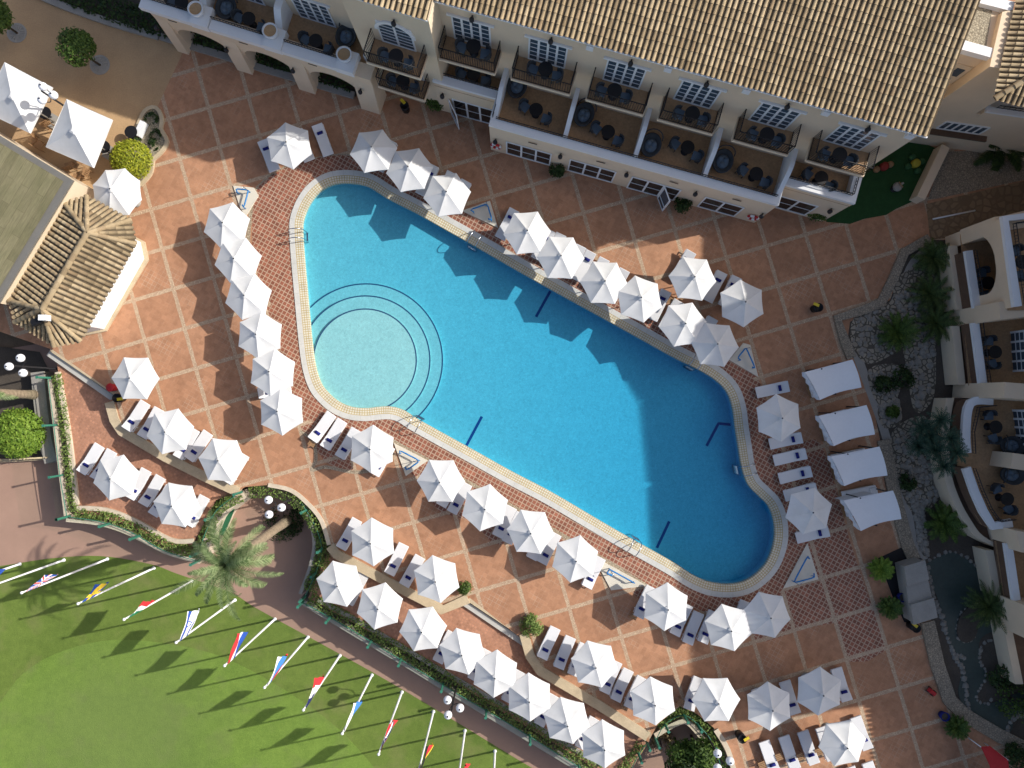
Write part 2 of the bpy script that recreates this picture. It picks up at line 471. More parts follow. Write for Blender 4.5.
M['roofgap'] = mottled('roof_channel', (0.105, 0.08, 0.05), .35, 2, .95)  # channels coloured dark to paint in the shade between the cover tiles
M['plankroof'] = None
M['stone'] = mottled('beige_stone', (0.55, 0.45, 0.30), .25, 1.5, .85, c2=(.38, .30, .20), fine=22, bump=.3)
M['kerb'] = mottled('pale_kerb_stone', (0.60, 0.52, 0.40), .2, 2.5, .85, c2=(.45, .37, .27), fine=18, bump=.3)
M['greystone'] = mottled('grey_concrete', (0.33, 0.31, 0.275), .2, 1.5, .9, fine=20, bump=.2)
M['rock'] = mottled('pale_rock', (0.34, 0.315, 0.27), .35, 3, .9, fine=14, bump=.5)
M['wood'] = mottled('teak', (0.34, 0.20, 0.10), .3, 5, .6)
M['greenmetal'] = mottled('green_metal', (0.045, 0.19, 0.13), .2, 3, .45)
M['bluepipe'] = mottled('blue_pipe', (0.02, 0.20, 0.50), .15, 3, .35, bump=0)
M['steel'] = mottled('steel', (0.55, 0.57, 0.6), .1, 3, .25, bump=0, metallic=1)
M['globe'] = mottled('opal_globe', (0.80, 0.81, 0.84), .03, 2, .25, bump=0)
M['showerbase'] = mottled('shower_base', (0.68, 0.63, 0.52), .12, 1.5, .6)
M['black'] = mottled('black_plastic', (0.012, 0.012, 0.014), .2, 3, .5)
M['yellow'] = mottled('yellow_plastic', (0.65, 0.50, 0.03), .1, 3, .5)
M['red'] = mottled('red_plastic', (0.50, 0.025, 0.03), .15, 3, .55)
M['bark'] = mottled('palm_bark', (0.30, 0.235, 0.16), .45, 5, .95, fine=16, bump=.8)
M['trunk'] = mottled('tree_bark', (0.10, 0.075, 0.05), .4, 6, .95, bump=.6)
M['lf_dark'] = make_leaf('leaf_dark', (.018, .040, .012), (.06, .105, .024))
M['lf_mid'] = make_leaf('leaf_mid', (.035, .075, .014), (.12, .19, .035))
M['lf_bright'] = make_leaf('leaf_bright', (.10, .19, .02), (.25, .36, .05))
M['lf_yellow'] = make_leaf('leaf_yellow', (.16, .20, .015), (.46, .47, .04))
M['lf_hedge'] = make_leaf('leaf_hedge', (.085, .15, .03), (.26, .34, .09))
M['lf_palm'] = make_leaf('leaf_palm', (.075, .13, .04), (.30, .37, .17))
M['lf_cycad'] = make_leaf('leaf_cycad', (.035, .065, .018), (.12, .175, .05))
M['lf_dry'] = make_leaf('leaf_dry', (.16, .11, .05), (.33, .25, .13))
M['lf_cypr'] = make_leaf('leaf_blue', (.025, .065, .045), (.10, .17, .10))
for nm, c in (('f_red', (.50, .03, .035)), ('f_white', (.75, .75, .75)), ('f_blue', (.02, .07, .33)), ('f_navy', (.015, .02, .10)), ('f_lblue', (.05, .19, .48)), ('f_yellow', (.75, .52, .04)), ('f_black', (.015, .015, .015)), ('f_green', (.02, .20, .09))):
    M[nm] = mottled(nm.replace('f_', 'flag_'), c, .08, 3, .85, bump=0)
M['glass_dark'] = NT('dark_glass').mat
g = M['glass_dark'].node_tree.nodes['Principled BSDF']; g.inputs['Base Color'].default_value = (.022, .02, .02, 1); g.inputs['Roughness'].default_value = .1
def make_plank():
    t = NT('plank_roof')
    uvn = t.n.new('ShaderNodeUVMap'); sp = t.n.new('ShaderNodeSeparateXYZ'); t.link(uvn.outputs[0], sp.inputs[0])
    br = t.n.new('ShaderNodeTexBrick'); br.inputs['Scale'].default_value = 1.0
    br.inputs['Brick Width'].default_value = 2.6; br.inputs['Row Height'].default_value = 0.48; br.inputs['Mortar Size'].default_value = 0.012
    br.inputs['Color1'].default_value = (.165, .15, .085, 1); br.inputs['Color2'].default_value = (.215, .195, .115, 1); br.inputs['Mortar'].default_value = (.14, .12, .07, 1)
    t.link(uvn.outputs[0], br.inputs['Vector'])
    mp = t.n.new('ShaderNodeMapping'); mp.inputs['Scale'].default_value = (1.0, 9.0, 1.0); t.link(uvn.outputs[0], mp.inputs['Vector'])
    c = t.mix(1.0, br.outputs['Color'], t.ramp(t.noise(1.5, 4, .7, vec=mp.outputs[0]), [(.3, (.75, .76, .74)), (.7, (1.2, 1.18, 1.12))]), 'MULTIPLY')
    c = t.mix(1.0, c, t.ramp(t.noise(.8, 4, .6), [(.3, (.85, .88, .8)), (.7, (1.12, 1.1, 1.1))]), 'MULTIPLY')
    t.base(c); t.rough(.9)
    return t.mat
M['plankroof'] = make_plank()
def make_cobble(name, scale, light, dark):
    t = NT(name); t.base(stone_bits(t, scale, light, dark)); t.rough(.85)
    e = t.voronoi(scale, 'DISTANCE_TO_EDGE'); t.bump(e.outputs['Distance'], .5, .03)
    return t.mat
M['cobble'] = make_cobble('cobble_edge', 11, (0.45, .38, .27), (.24, .18, .12))
M['rubblewall'] = make_cobble('rubble_stone', 8.0, (0.36, .30, .22), (.20, .165, .12))
M['rockbed'] = make_cobble('rock_bed', 3.4, (0.33, .285, .215), (.10, .085, .062))
M['walk'] = make_cobble('brown_walk', 2.2, (.27, .18, .10), (.19, .125, .07))
M['gravel'] = make_cobble('roof_gravel', 9.0, (0.40, .35, .25), (.19, .16, .11))
# ================================================================== SETTING
ZL, ZP = -0.42, -2.2          # lower terrace, path and lawn
def sheet(name, loops, z, mat, kind='structure', uvf=guv, zf=None):
    mb = MB().flat(loops, z, uvf=uvf, zf=zf)
    o = mb.build(name, mat, recalc=False); o['kind'] = kind
    return o
sheet('path', [poly([(-120, 370), (60, 340), (420, 520), (760, 690), (770, 900), (-120, 900)], ZP)], ZP, M['path'])
lawn_edge = spline(poly([(-160, 575), (-60, 573), (0, 566), (50, 558.5), (100, 556), (150, 564), (178, 574), (230, 592), (256, 608), (320, 643), (388, 681), (450, 718), (512, 756), (560, 785), (640, 840)], ZP), 5)
sheet('lawn', [lawn_edge + poly([(640, 980), (-160, 980)], ZP)], ZP + 0.012, M['lawn'])
gr = spline(poly([(-40, 760), (2, 700), (25, 672), (60, 652), (110, 640), (170, 644), (225, 658), (285, 690), (340, 730), (385, 780)], ZP), 6)
sheet('putting_green', [gr + poly([(385, 960), (-40, 960)], ZP)], ZP + 0.018, M['green'])
gr2 = [(x + 1.0 * 0, y + 1.3) for x, y in gr]

pool_px = [(302, 229), (303.5, 217), (309.5, 203), (318.5, 192), (330, 185), (344, 182.5), (361, 184), (372, 188), (388.5, 198.5), (416, 212.5), (447, 230), (468.5, 242), (512, 267), (550, 288.5), (604.5, 318.5), (645, 341), (672, 356), (702, 371), (718, 381.5), (728, 393), (733.5, 409), (736, 428), (739, 447), (742.5, 468), (749, 485), (760, 496.5), (769, 506), (774.5, 521), (775, 540), (769, 559), (759, 572), (746, 581), (731, 584.5), (712, 583), (694, 576), (672, 562), (622, 534), (587, 513.5), (549.5, 491.5), (512, 472), (473.5, 450.5), (431, 427), (416, 418.5), (403.5, 410.5), (392, 407), (380, 407), (366, 408.5), (351, 407), (338, 401.5), (328, 393), (320.5, 383), (315, 366), (311.5, 342), (307.5, 300), (303.5, 255)]
pool = spline(poly(pool_px), 5, closed=True)
if area(pool) < 0: pool = pool[::-1]
sheet('ground', [[(-220, -220), (220, -220), (220, 220), (-220, 220)], offset(pool, .3)], ZP - 0.06, M['earth'])
cope1 = offset(pool, 0.42); cope2 = offset(pool, 0.74)
plaza_px = [(-120, -120), (1150, -120), (1150, 880), (752, 880), (738, 790), (730, 765), (724, 750), (714, 728), (697, 714), (680, 706), (658, 724), (648, 742), (600, 712), (537, 672), (523, 640), (470, 598), (440, 612), (330, 556), (331, 545), (322, 520), (306, 502), (290, 490), (268, 485), (245, 487), (236, 493), (200, 478), (165, 460), (118, 434), (105, 403), (118, 396), (53, 350), (-120, 290)]
sheet('plaza', [poly(plaza_px), pool], 0.0, M['plaza'])
# lattice tiles round the pool
lat_px = [(252, 240), (255, 194), (263, 183), (275, 173), (292, 165), (312, 159), (345, 155), (376, 165), (408, 180), (437, 196), (462, 210), (512, 238), (562, 265), (617, 296), (652, 315), (688, 334), (718, 349), (742, 366), (759, 380), (768, 412), (776, 449), (806, 441), (822, 445), (838, 497), (846, 528), (858, 566), (872, 606), (886, 650), (846, 662), (835, 623), (783, 636), (755, 642), (735, 622), (690, 608), (660, 600), (640, 600), (622, 580), (600, 566), (566, 548), (536, 530), (500, 545), (486, 536), (470, 520), (440, 512), (418, 482), (403, 462), (392, 445), (372, 446), (352, 470), (325, 462), (312, 440), (297, 428), (276, 418), (262, 395), (255, 340)]
sheet('lattice_paving', [spline(poly(lat_px), 2, closed=True), cope2], 0.004, M['lattice_grid'])
band_px = [(252, 240), (255, 194), (263, 183), (275, 173), (292, 165), (312, 159), (345, 155), (376, 165), (408, 180), (437, 196), (462, 210), (512, 238), (562, 265), (617, 296), (652, 315), (688, 334), (718, 349), (742, 366), (757, 384), (763, 404), (766, 428), (768, 447), (773, 464), (782, 478), (794, 492), (803, 516), (804, 543), (796, 570), (780, 592), (757, 607), (732, 613), (702, 611), (676, 601), (645, 582.5), (609, 560), (573, 539), (537, 518), (500, 497), (461, 476), (425, 456), (402, 444), (390, 437), (380, 437), (368, 439), (345, 437), (322, 428), (304, 414), (292, 396), (284, 370), (278, 340), (270, 300), (262, 270)]
sheet('lattice_paving', [spline(poly(band_px), 2, closed=True), cope2], 0.0085, M['lattice'])
# stone edging line of the lattice band
e_px = [(262, 395), (252, 330), (248, 250), (253, 198), (262, 184), (275, 173.5), (292, 165.5), (312, 160), (345, 156), (376, 166), (408, 181), (437, 197), (462, 211)]
ed = MB()
ed.flat([ribbon(spline(poly(e_px), 5), 0.24)], 0.008)
ed.flat([ribbon(spline(poly([(393, 441), (427.5, 459.5), (468, 481.5), (513, 506.5), (560, 534), (597, 556), (647, 585), (668, 599)]), 5), 0.26)], 0.008)
ed.flat([ribbon(spline(poly([(742, 364), (719, 349), (690, 333), (655, 314), (617, 294), (562, 264)]), 5), 0.24)], 0.008)
ed.flat([ribbon(spline(poly([(300, 431), (313, 441), (316, 459), (312, 470), (326, 467), (353, 472), (374, 468), (392, 447)]), 5), 0.2)], 0.009)
structure('cobble_edging', ed, M['cobble'], recalc=False)
# coping rings
def ring(name, a, b, z, mat, h):
    mb = MB(); n = len(a); L = 0
    for i in range(n):
        j = (i + 1) % n; d = math.dist(a[i], a[j]); w = math.dist(a[i], b[i])
        mb.add([(*a[i], z), (*a[j], z), (*b[j], z), (*b[i], z)], [(0, 1, 2, 3)], 0, False, [[(L, 0), (L + d, 0), (L + d, w), (L, w)]])
        mb.add([(*a[i], z), (*a[j], z), (*a[j], z - h), (*a[i], z - h)], [(0, 1, 2, 3)], 0, False, [[(L, 0), (L + d, 0), (L + d, h), (L, h)]])
        mb.add([(*b[i], z), (*b[j], z), (*b[j], -0.02), (*b[i], -0.02)], [(0, 1, 2, 3)], 0, False, [[(L, 0), (L + d, 0), (L + d, h), (L, h)]])
        L += d
    return structure(name, mb, mat, recalc=False)
ring('pool_edge_mosaic', offset(pool, -0.02), cope1, 0.045, M['mosaic'], 0.3)
ring('pool_edge_stone', cope1, cope2, 0.052, M['copestone'], 0.1)
# basin
def pz(x, y):
    t = (x - at(310, 0).x) / (at(775, 0).x - at(310, 0).x)
    return -0.52 - 0.50 * max(0, min(1, t))
basin = MB()
basin.flat([offset(pool, 0.03)], 0, zf=pz)
n = len(pool)
basin.add([(x, y, 0.0) for x, y in pool] + [(x, y, pz(x, y) - .1) for x, y in pool], [(i, (i + 1) % n, n + (i + 1) % n, n + i) for i in range(n)])
bo = structure('pool_basin', basin, M['pooltile'], recalc=False)
cc = P2(364, 360)
for r, z in ((78.5 / 16.905, -0.46), (66 / 16.905, -0.36), (52.5 / 16.905, -0.26)):
    d = MB().lathe((*cc, 0), [(r, -2.0), (r, z)], 96, 0, False)
    d.add([(cc[0] + rr * math.cos(2 * math.pi * k / 96), cc[1] + rr * math.sin(2 * math.pi * k / 96), z + 0.004) for rr in (r - .085, r - 0.005) for k in range(96)], [(k, (k + 1) % 96, 96 + (k + 1) % 96, 96 + k) for k in range(96)], 1)
    d.build('step', [M['pooltile'], M['nosing']], bo)
for pts in ([(482, 416.5), (466, 446.5)], [(551, 290), (536, 317)], [(734.5, 425), (719, 423.5), (707, 446)], [(669.5, 521.5), (657, 548)]):
    l = poly(pts, -.85)
    mb = MB(); nn = 12; q = []
    for i in range(len(l) - 1):
        q += [(l[i][0] + (l[i + 1][0] - l[i][0]) * k / nn, l[i][1] + (l[i + 1][1] - l[i][1]) * k / nn) for k in range(nn)]
    q.append(l[-1])
    mb.flat([ribbon(q, 0.16)], 0, zf=lambda x, y: pz(x, y) + 0.012)
    mb.build('floor_stripe', M['stripe'], bo, recalc=False)
w = MB(); wl = offset(pool, 0.01)
w.prism([wl], -3.2, -0.13, bottom=True)
structure('pool_water', w, M['water'], weld=True)

# lower terraces and their retaining edges
lowA = [(53, 346), (122, 395), (112, 405), (120, 432), (165, 460), (205, 478), (240, 494), (216, 500), (205, 522), (192, 545), (160, 545), (130, 525), (74, 512), (66, 440), (58, 370)]
lowB = [(331, 545), (440, 606), (470, 596), (527, 636), (527, 650), (540, 672), (650, 740), (628, 775), (606, 775), (512, 718), (420, 660), (308, 598)]
t1 = MB().flat([poly(lowA, ZL)], ZL, uvf=guv)
structure('lower_terrace', t1, M['brick'], recalc=False)
t2 = MB().flat([poly(lowB, ZL)], ZL, uvf=guv)
structure('lower_terrace', t2, M['brick'], recalc=False)
def tread(name, pts, w, z0, z1, mat):
    mb = MB().prism([ribbon(poly(pts, z1), w)], z0, z1)
    return structure(name, mb, mat)
tread('terrace_step', [(52, 347), (121, 394)], 0.55, ZL, -0.002, M['stone'])
tread('terrace_step', [(48, 353), (115, 400)], 0.34, ZL, -0.21, M['copestone'])
tread('terrace_step', [(469, 597), (529, 637)], 0.5, ZL, -0.002, M['stone'])
tread('terrace_step', [(465, 603.5), (524, 643.5)], 0.34, ZL, -0.21, M['copestone'])

# brown court with its kerb, path at the right, garden beds
sheet('brown_court', [poly([(-120, -120), (60, -120), (100, -40), (150, 22), (184, 50), (156, 110), (141, 140), (134, 180), (128, 222), (60, 205), (-120, 90)])], 0.004, M['court'])
sheet('brown_walk', [poly([(926, 204), (1024, 181), (1150, 150), (1150, 190), (1000, 222), (946, 238), (930, 240)])], 0.006, M['walk'])
sheet('play_lawn', [poly([(826, 222), (828, 205), (905, 135), (940, 150), (918, 199), (896, 209), (886, 215), (864, 219), (850, 224)])], 0.006, M['turf'])
sheet('gravel_bed', [poly([(944, 152), (1150, 140), (1150, 150), (1024, 180), (936, 199), (928, 199)])], 0.008, M['rubblewall'])
garden_px = [(846, 350), (850, 322), (872, 308), (890, 300), (907, 254), (930, 240), (946, 240), (1150, 260), (1150, 880), (1060, 780), (1010, 742), (955, 700), (925, 600), (905, 530), (880, 440), (866, 372)]
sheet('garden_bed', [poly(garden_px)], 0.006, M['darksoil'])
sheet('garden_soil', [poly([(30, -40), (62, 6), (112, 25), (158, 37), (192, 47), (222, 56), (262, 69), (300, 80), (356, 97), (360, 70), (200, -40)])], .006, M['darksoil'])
# pond
pond_px = [(925, 566), (938, 557), (952, 552), (966, 559), (976, 568), (990, 600), (1012, 628), (990, 632), (979, 642), (980, 662), (986, 676), (979, 690), (977, 700), (986, 704), (1000, 700), (1030, 690), (1060, 700), (1060, 730), (1018, 718), (1012, 728), (1004, 738), (990, 728), (975, 718), (963, 706), (958, 690), (962, 668), (952, 650), (945, 628), (938, 600), (929, 580)]
pd = spline(poly(pond_px), 4, closed=True)
pw = MB().prism([pd], 0.012, 0.03, bottom=True)
structure('pond_water', pw, mottled('pond_surface', (.05, .07, .062), .25, .8, .4, fine=5, bump=.02, spec=.25))
isl = spline(poly([(957, 622), (962, 612), (975, 602), (985, 608), (978, 625), (973, 638), (964, 642), (957, 636)]), 4, closed=True)
structure('pond_island', MB().prism([isl], 0.0, 0.12), M['darksoil'])

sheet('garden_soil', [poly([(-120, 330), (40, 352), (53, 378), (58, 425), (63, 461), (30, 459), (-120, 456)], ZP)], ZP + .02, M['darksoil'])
# kerbs and low walls as things
def wallthing(name, label, cat, pts, w, z0, z1, mat, smooth=True, group=None, pz_=None):
    line = poly(pts, z1 if pz_ is None else pz_)
    if smooth and len(line) > 2: line = spline(line, 4)
    o = MB().prism([ribbon(line, w)], z0, z1).build(name, mat, bevel=0.02)
    return tag(o, label, cat, group)
wallthing('planter_wall', 'beige stone terrace wall below the red bin, beside the left lower terrace', 'wall', [(109, 402), (114, 420), (121, 431), (165, 457), (205, 477), (238, 492)], 0.55, ZL - .05, 0.10, M['stone'], False)
wallthing('planter_wall', 'beige stone terrace wall between the palm pit and the middle steps', 'wall', [(330, 546), (336, 554), (384, 580), (442, 610), (468, 599)], 0.55, ZL - .05, 0.10, M['stone'], False)
wallthing('planter_wall', 'beige stone terrace wall running from the round shrub down to the lower pit', 'wall', [(524, 634), (530, 656), (540, 671), (600, 706), (648, 737)], 0.55, ZL - .05, 0.10, M['stone'], False)
wallthing('court_kerb', 'pale kerb along the top edge of the brown court', 'kerb', [(20, -14), (60, 4), (110, 22), (158, 36)], 0.42, 0, 0.18, M['greystone'])
wallthing('garden_wall', 'cream garden wall between the dark play turf and the gravel bed', 'wall', [(946, 146), (921, 198)], 0.5, 0, 0.85, M['cream'], False)
wallthing('garden_wall', 'low stone wall bordering the rock garden above the cabanas', 'wall', [(930, 238), (905, 252), (893, 280), (882, 302), (866, 309), (838, 318), (845, 340), (852, 358)], 0.55, 0, 0.16, M['rubblewall'], False)
wallthing('garden_wall', 'low stone wall between the cabana row and the grey pump house', 'wall', [(884, 440), (896, 500), (908, 545), (915, 560)], 0.75, 0, 0.12, M['rubblewall'], False)
wallthing('garden_wall', 'low stone wall curving round the pond to the bottom right corner', 'wall', [(928, 622), (938, 665), (950, 700), (966, 716), (1000, 736), (1040, 756), (1090, 775)], 0.8, 0, 0.14, M['rubblewall'], False)
structure('drain_channel', MB().flat([ribbon(spline(poly([(852, 342), (868, 385), (884, 430), (898, 480), (914, 535), (924, 560)]), 4), 0.5)], 0.01), M['greystone'], recalc=False)
structure('drain_channel', MB().flat([ribbon(spline(poly([(935, 243), (913, 262), (900, 290), (884, 316), (858, 324)]), 4), 0.4)], 0.01), M['greystone'], recalc=False)

# ================================================================== HOTEL
class Frame:
    def __init__(s, a, b):
        A, B = Vector(P2(*a)), Vector(P2(*b))
        s.o = A; s.u = (B - A).normalized(); s.n = Vector((s.u.y, -s.u.x)); s.ang = math.atan2(s.u.y, s.u.x)
    def __call__(s, a, d, z):
        p = s.o + s.u * a + s.n * d
        return (p.x, p.y, z)
    def p2(s, a, d):
        return s(a, d, 0)[:2]
    def sd(s, px, py, z):
        q = at(px, py, z).to_2d() - s.o
        return q.dot(s.u), q.dot(s.n)
F = Frame((491, 150), (757, 224))
Wg = Frame((178, 51.5), (362, 109))
HO = (*F.p2(8, -4), 0)
hotel = empty('hotel_building', HO, 0, 'long cream hotel wing with clay tiled roof and furnished balconies above the pool', 'building')
def hp(name, mb, mats, parent=None, **kw): return mb.build(name, mats, parent or hotel, HO if (parent is None or parent == hotel or True) else (0, 0, 0), **kw)
WALLD, EZ, Z1, Z2 = -2.8, 10.1, 3.3, 6.55
# walls
mb = MB()
mb.fbox(F, -3.4, 20.0, WALLD - 9.0, WALLD, 0, EZ)                 # main volume
mb.fbox(F, 0.0, 16.25, WALLD, -0.02, 0, Z1)                      # ground floor under the deep terraces
mb.fbox(F, -3.55, 0.0, WALLD, -1.5, 0, Z1)                       # shallow bay at the left
mb.fbox(F, 16.25, 20.15, WALLD, -1.2, 0, Z1)                     # shallow bay at the right
hp('wall', mb, M['cream'])
mb = MB()
midr = Wg.sd(438, 69, 3.3)
mb.fbox(Wg, 12.2, 16.5, WALLD - 8, -1.45, 0, EZ)
mb.fbox(Wg, -0.6, 12.3, WALLD - 8, WALLD, 0, EZ)
hp('wall', mb, M['cream2'])
# arcade of the left wing: arches cut from the ground up
def arch_profile():
    pts = [(-0.2, Z1 + .0)]
    left = -0.2
    pts = []
    ops = [(0.72, 3.72), (4.72, 7.6), (8.66, 11.5)]
    pts.append((0.0, 0.0))
    out = [(-0.02, 0.0)]
    for a, b in ops:
        c, rx, zs, rz = (a + b) / 2, (b - a) / 2, 1.55, 1.15
        out.append((a, 0.0))
        for k in range(13):
            th = math.pi * (1 - k / 12)
            out.append((c + rx * math.cos(th), zs + rz * math.sin(th)))
        out.append((b, 0.0))
    out += [(12.7, 0.0), (12.7, Z1 + .35), (-0.02, Z1 + .35)]
    return out
mb = MB().elev(Wg, arch_profile(), -1.25, -0.42)
for a, b in ((0, .7), (3.74, 4.7), (7.62, 8.64), (11.52, 12.69)):     # battered piers
    vs = [Wg(a, -.6, 0), Wg(b, -.6, 0), Wg(b, 0, 0), Wg(a, 0, 0), Wg(a, -.6, 3.0), Wg(b, -.6, 3.0), Wg(b, -.415, 3.0), Wg(a, -.415, 3.0)]
    mb.add(vs, [(0, 1, 5, 4), (1, 2, 6, 5), (2, 3, 7, 6), (3, 0, 4, 7), (4, 5, 6, 7)])
hp('arcade_wall', mb, M['cream'])
# terrace floors
mb = MB()
mb.fbox(F, 0.0, 16.25, WALLD, -0.01, Z1, Z1 + .04)
mb.fbox(F, -3.55, -.005, WALLD, -1.49, Z1, Z1 + .04)
mb.fbox(F, 16.255, 20.15, WALLD, -1.19, Z1, Z1 + .04)
mb.fbox(Wg, -.02, 12.6, WALLD, -1.26, Z1 - .12, Z1 + .04)
hp('terrace_floor', mb, M['terrfloor'])
# white parapets
mb = MB()
PT = 3.93
mb.fbox(F, 0.0, 16.25, -0.42, 0.03, PT - .22, PT)
mb.fbox(F, -3.6, 0.0, -1.95, -1.47, PT - .22, PT)
mb.fbox(F, -0.04, .30, -1.47, -.42, Z1 - .08, PT - .004)
mb.fbox(F, 16.25, 20.2, -1.62, -1.17, PT - .22, PT)
mb.fbox(F, 19.75, 20.2, WALLD, -1.62, Z1 - .08, PT - .004)
mb.fbox(F, 15.95, 16.255, -1.2, -.42, Z1 - .08, PT - .006)
hp('parapet', mb, M['white'])
hp('parapet_body', MB().fbox(F, 0.02, 16.23, -0.40, 0.0, Z1 + .01, PT - .225).fbox(F, -3.57, 0.0, -1.93, -1.5, Z1 + .01, PT - .225).fbox(F, 16.27, 20.17, -1.60, -1.2, Z1 + .01, PT - .225), M['cream'])
mb = MB()
for a, b in ((-.44, 2.45), (3.55, 6.65), (7.7, 10.75)):
    mb.fbox(Wg, a, b, -0.95, -0.38, Z1 + .30, PT)
mb.fbox(Wg, 12.0, 12.72, WALLD + .4, -1.5, Z1 + .0, PT)
for a in (2.5, 6.68, 10.8):
    mb.fbox(Wg, a - .03, a + 1.0, -1.5, -0.36, Z1 + .25, PT + .12)
hp('parapet', mb, M['white'])
# divider walls, curving down to the parapet
def divider(fr, s, dfront, dback=WALLD, w=.24, ztop=4.85, zlow=PT):
    pts = [(dback, Z1), (dback, ztop)]
    for k in range(9):
        t = k / 8; pts.append((dback + (dfront - dback) * (.35 + .65 * t), ztop - (ztop - zlow) * (t * t * (3 - 2 * t))))
    pts.append((dfront, Z1))
    tr = tessellate_polygon([[Vector((a, b, 0)) for a, b in pts]]); n = len(pts)
    vs = [fr(s - w / 2, a, b) for a, b in pts] + [fr(s + w / 2, a, b) for a, b in pts]
    return MB().add(vs, [tuple(t) for t in tr] + [tuple(n + k for k in t) for t in tr] + [(i, (i + 1) % n, n + (i + 1) % n, n + i) for i in range(n)])
for s, df in ((0.22, -.44), (4.15, -.44), (8.1, -.44), (12.0, -.44), (16.1, -.44)):
    hp('divider_wall', divider(F, s, df), M['white'])
for s in (2.9, 7.2):
    hp('divider_wall', divider(Wg, s, -1.4, w=.4), M['white'])
# rails on the parapets
def rail(fr, segs, z0, h, step, r=.018, posts=True):
    mb = MB()
    for p, q in segs:
        A, B = Vector(fr(*p, z0)), Vector(fr(*q, z0)); L = (B - A).length; k = max(1, int(L / step))
        for zz in (z0 + h, z0 + .06):
            mb.tube([A + Vector((0, 0, zz - z0)), B + Vector((0, 0, zz - z0))], r * (1.4 if zz > z0 + .1 else 1), 5)
        for i in range(k + 1):
            c = A.lerp(B, i / k)
            mb.box((c.x, c.y, z0 + h / 2), (r * 1.1, r * 1.1, h), fr.ang)
    return mb
hp('railing', rail(F, [((0.3, -.40), (16.0, -.40))], PT, .30, .16), M['dark'])
hp('railing', rail(F, [((-3.3, -1.9), (-.0, -1.9))], PT, .30, .16), M['dark'])
hp('railing', rail(F, [((.1, -1.7), (.1, -.42))], PT, .30, .16), M['dark'])
hp('railing', rail(F, [((16.2, -1.56), (19.9, -1.56)), ((19.9, -1.56), (19.9, -2.5))], PT, .30, .16), M['dark'])
for sg in (((-.3, -.94), (2.4, -.94)), ((3.6, -.94), (6.6, -.94)), ((7.75, -.94), (10.7, -.94)), ((12.1, -1.5), (12.1, -2.4))):
    hp('railing', rail(Wg, [sg], PT, .30, .16), M['dark'])
# projecting balconies
def balcony(fr, s0, s1, d0, d1, z):
    o = hp('balcony', MB().fbox(fr, s0, s1, d0, d1, z - .18, z), M['terrfloor'])
    hp('slab_edge', MB().fbox(fr, s0 - .03, s1 + .03, d1, d1 + .05, z - .20, z - .02).fbox(fr, s0 - .05, s0 - .0, d0, d1, z - .2, z - .02).fbox(fr, s1, s1 + .05, d0, d1, z - .2, z - .02), M['cream2'], o)
    hp('railing', rail(fr, [((s0 + .03, d0), (s0 + .03, d1 - .03)), ((s0 + .03, d1 - .03), (s1 - .03, d1 - .03)), ((s1 - .03, d1 - .03), (s1 - .03, d0))], z, 1.0, .12, .021), M['black'], o)
UB = [(-2.95, -.06), (.82, 3.86), (4.75, 7.7), (8.5, 11.32), (12.4, 15.25), (16.25, 19.2)]
for a, b in UB: balcony(F, a, b, WALLD, -1.62, Z2)
balcony(Wg, 13.2, 16.0, -1.45, -.22, Z2); balcony(Wg, 13.1, 15.75, -1.45, -.42, Z1)
# windows
def window(fr, s0, s1, d, z0, z1, leaves=4, bars=5, head=True, arch=False, proud=.05, name='window'):
    fm = MB()
    w = s1 - s0; lw = w / leaves
    fm.fbox(fr, s0 - .05, s0 + .03, d, d + proud, z0, z1); fm.fbox(fr, s1 - .03, s1 + .05, d, d + proud, z0, z1)
    fm.fbox(fr, s0 + .03, s1 - .03, d, d + proud, z1 - .06, z1); fm.fbox(fr, s0 + .03, s1 - .03, d, d + proud, z0, z0 + .10)
    for k in range(1, leaves):
        fm.fbox(fr, s0 + k * lw - .055, s0 + k * lw + .055, d, d + proud - .004, z0 + .1, z1 - .06)
    for k in range(1, bars):
        zz = z0 + .1 + (z1 - z0 - .16) * k / bars
        for j in range(leaves):
            fm.fbox(fr, s0 + j * lw + .055, s0 + (j + 1) * lw - .055, d, d + proud - .012, zz - .016, zz + .016)
    if head and not arch: fm.fbox(fr, s0 - .25, s1 + .25, d, d + .10, z1 + .02, z1 + .14)
    if arch:
        for rr in range(12):
            t0, t1 = math.pi * rr / 12, math.pi * (rr + 1) / 12
            c, rx = (s0 + s1) / 2, w / 2
            q = [(c + (rx + e) * math.cos(t), z1 - .75 + (.8 + e) * math.sin(t)) for t, e in ((t0, .02), (t1, .02), (t1, .2), (t0, .2))]
            fm.elev(fr, q, d, d + .09)
    o = hp(name, fm, M['white'])
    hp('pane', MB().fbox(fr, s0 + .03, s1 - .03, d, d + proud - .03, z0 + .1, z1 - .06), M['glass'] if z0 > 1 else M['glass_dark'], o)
    return o
for a, b in UB:
    c = (a + b) / 2 - .02
    window(F, c - .92, c + .92, WALLD, Z2 + .05, 8.72)
def wall_lamp(fr, s, d, z, r=.12):
    mb = MB().lathe(fr(s, d + .16, z - .12), [(.03, -.02), (r, 0), (r, .14), (.05, .26)], 10)
    mb.fbox(fr, s - .03, s + .03, d, d + .16, z + .02, z + .08)
    hp('wall_lamp', mb, M['dark'])
for a, b in UB: wall_lamp(F, (a + b) / 2 + .1, WALLD, 9.15)
for s in (-3.15, 3.95 + .2, 8.0, 12.0): wall_lamp(F, s, 0 if s > 0 else -1.5, 2.55, .13)
for s in (.35, 16.05): wall_lamp(F, s, 0, 2.0, .13)
wall_lamp(F, 19.6, -1.2, 2.3, .13)
for s in (-.2, 3.95, 7.9, 11.9): wall_lamp(Wg, s, -.3, 2.3, .12)
wall_lamp(Wg, 14.7, -1.45, 9.1)
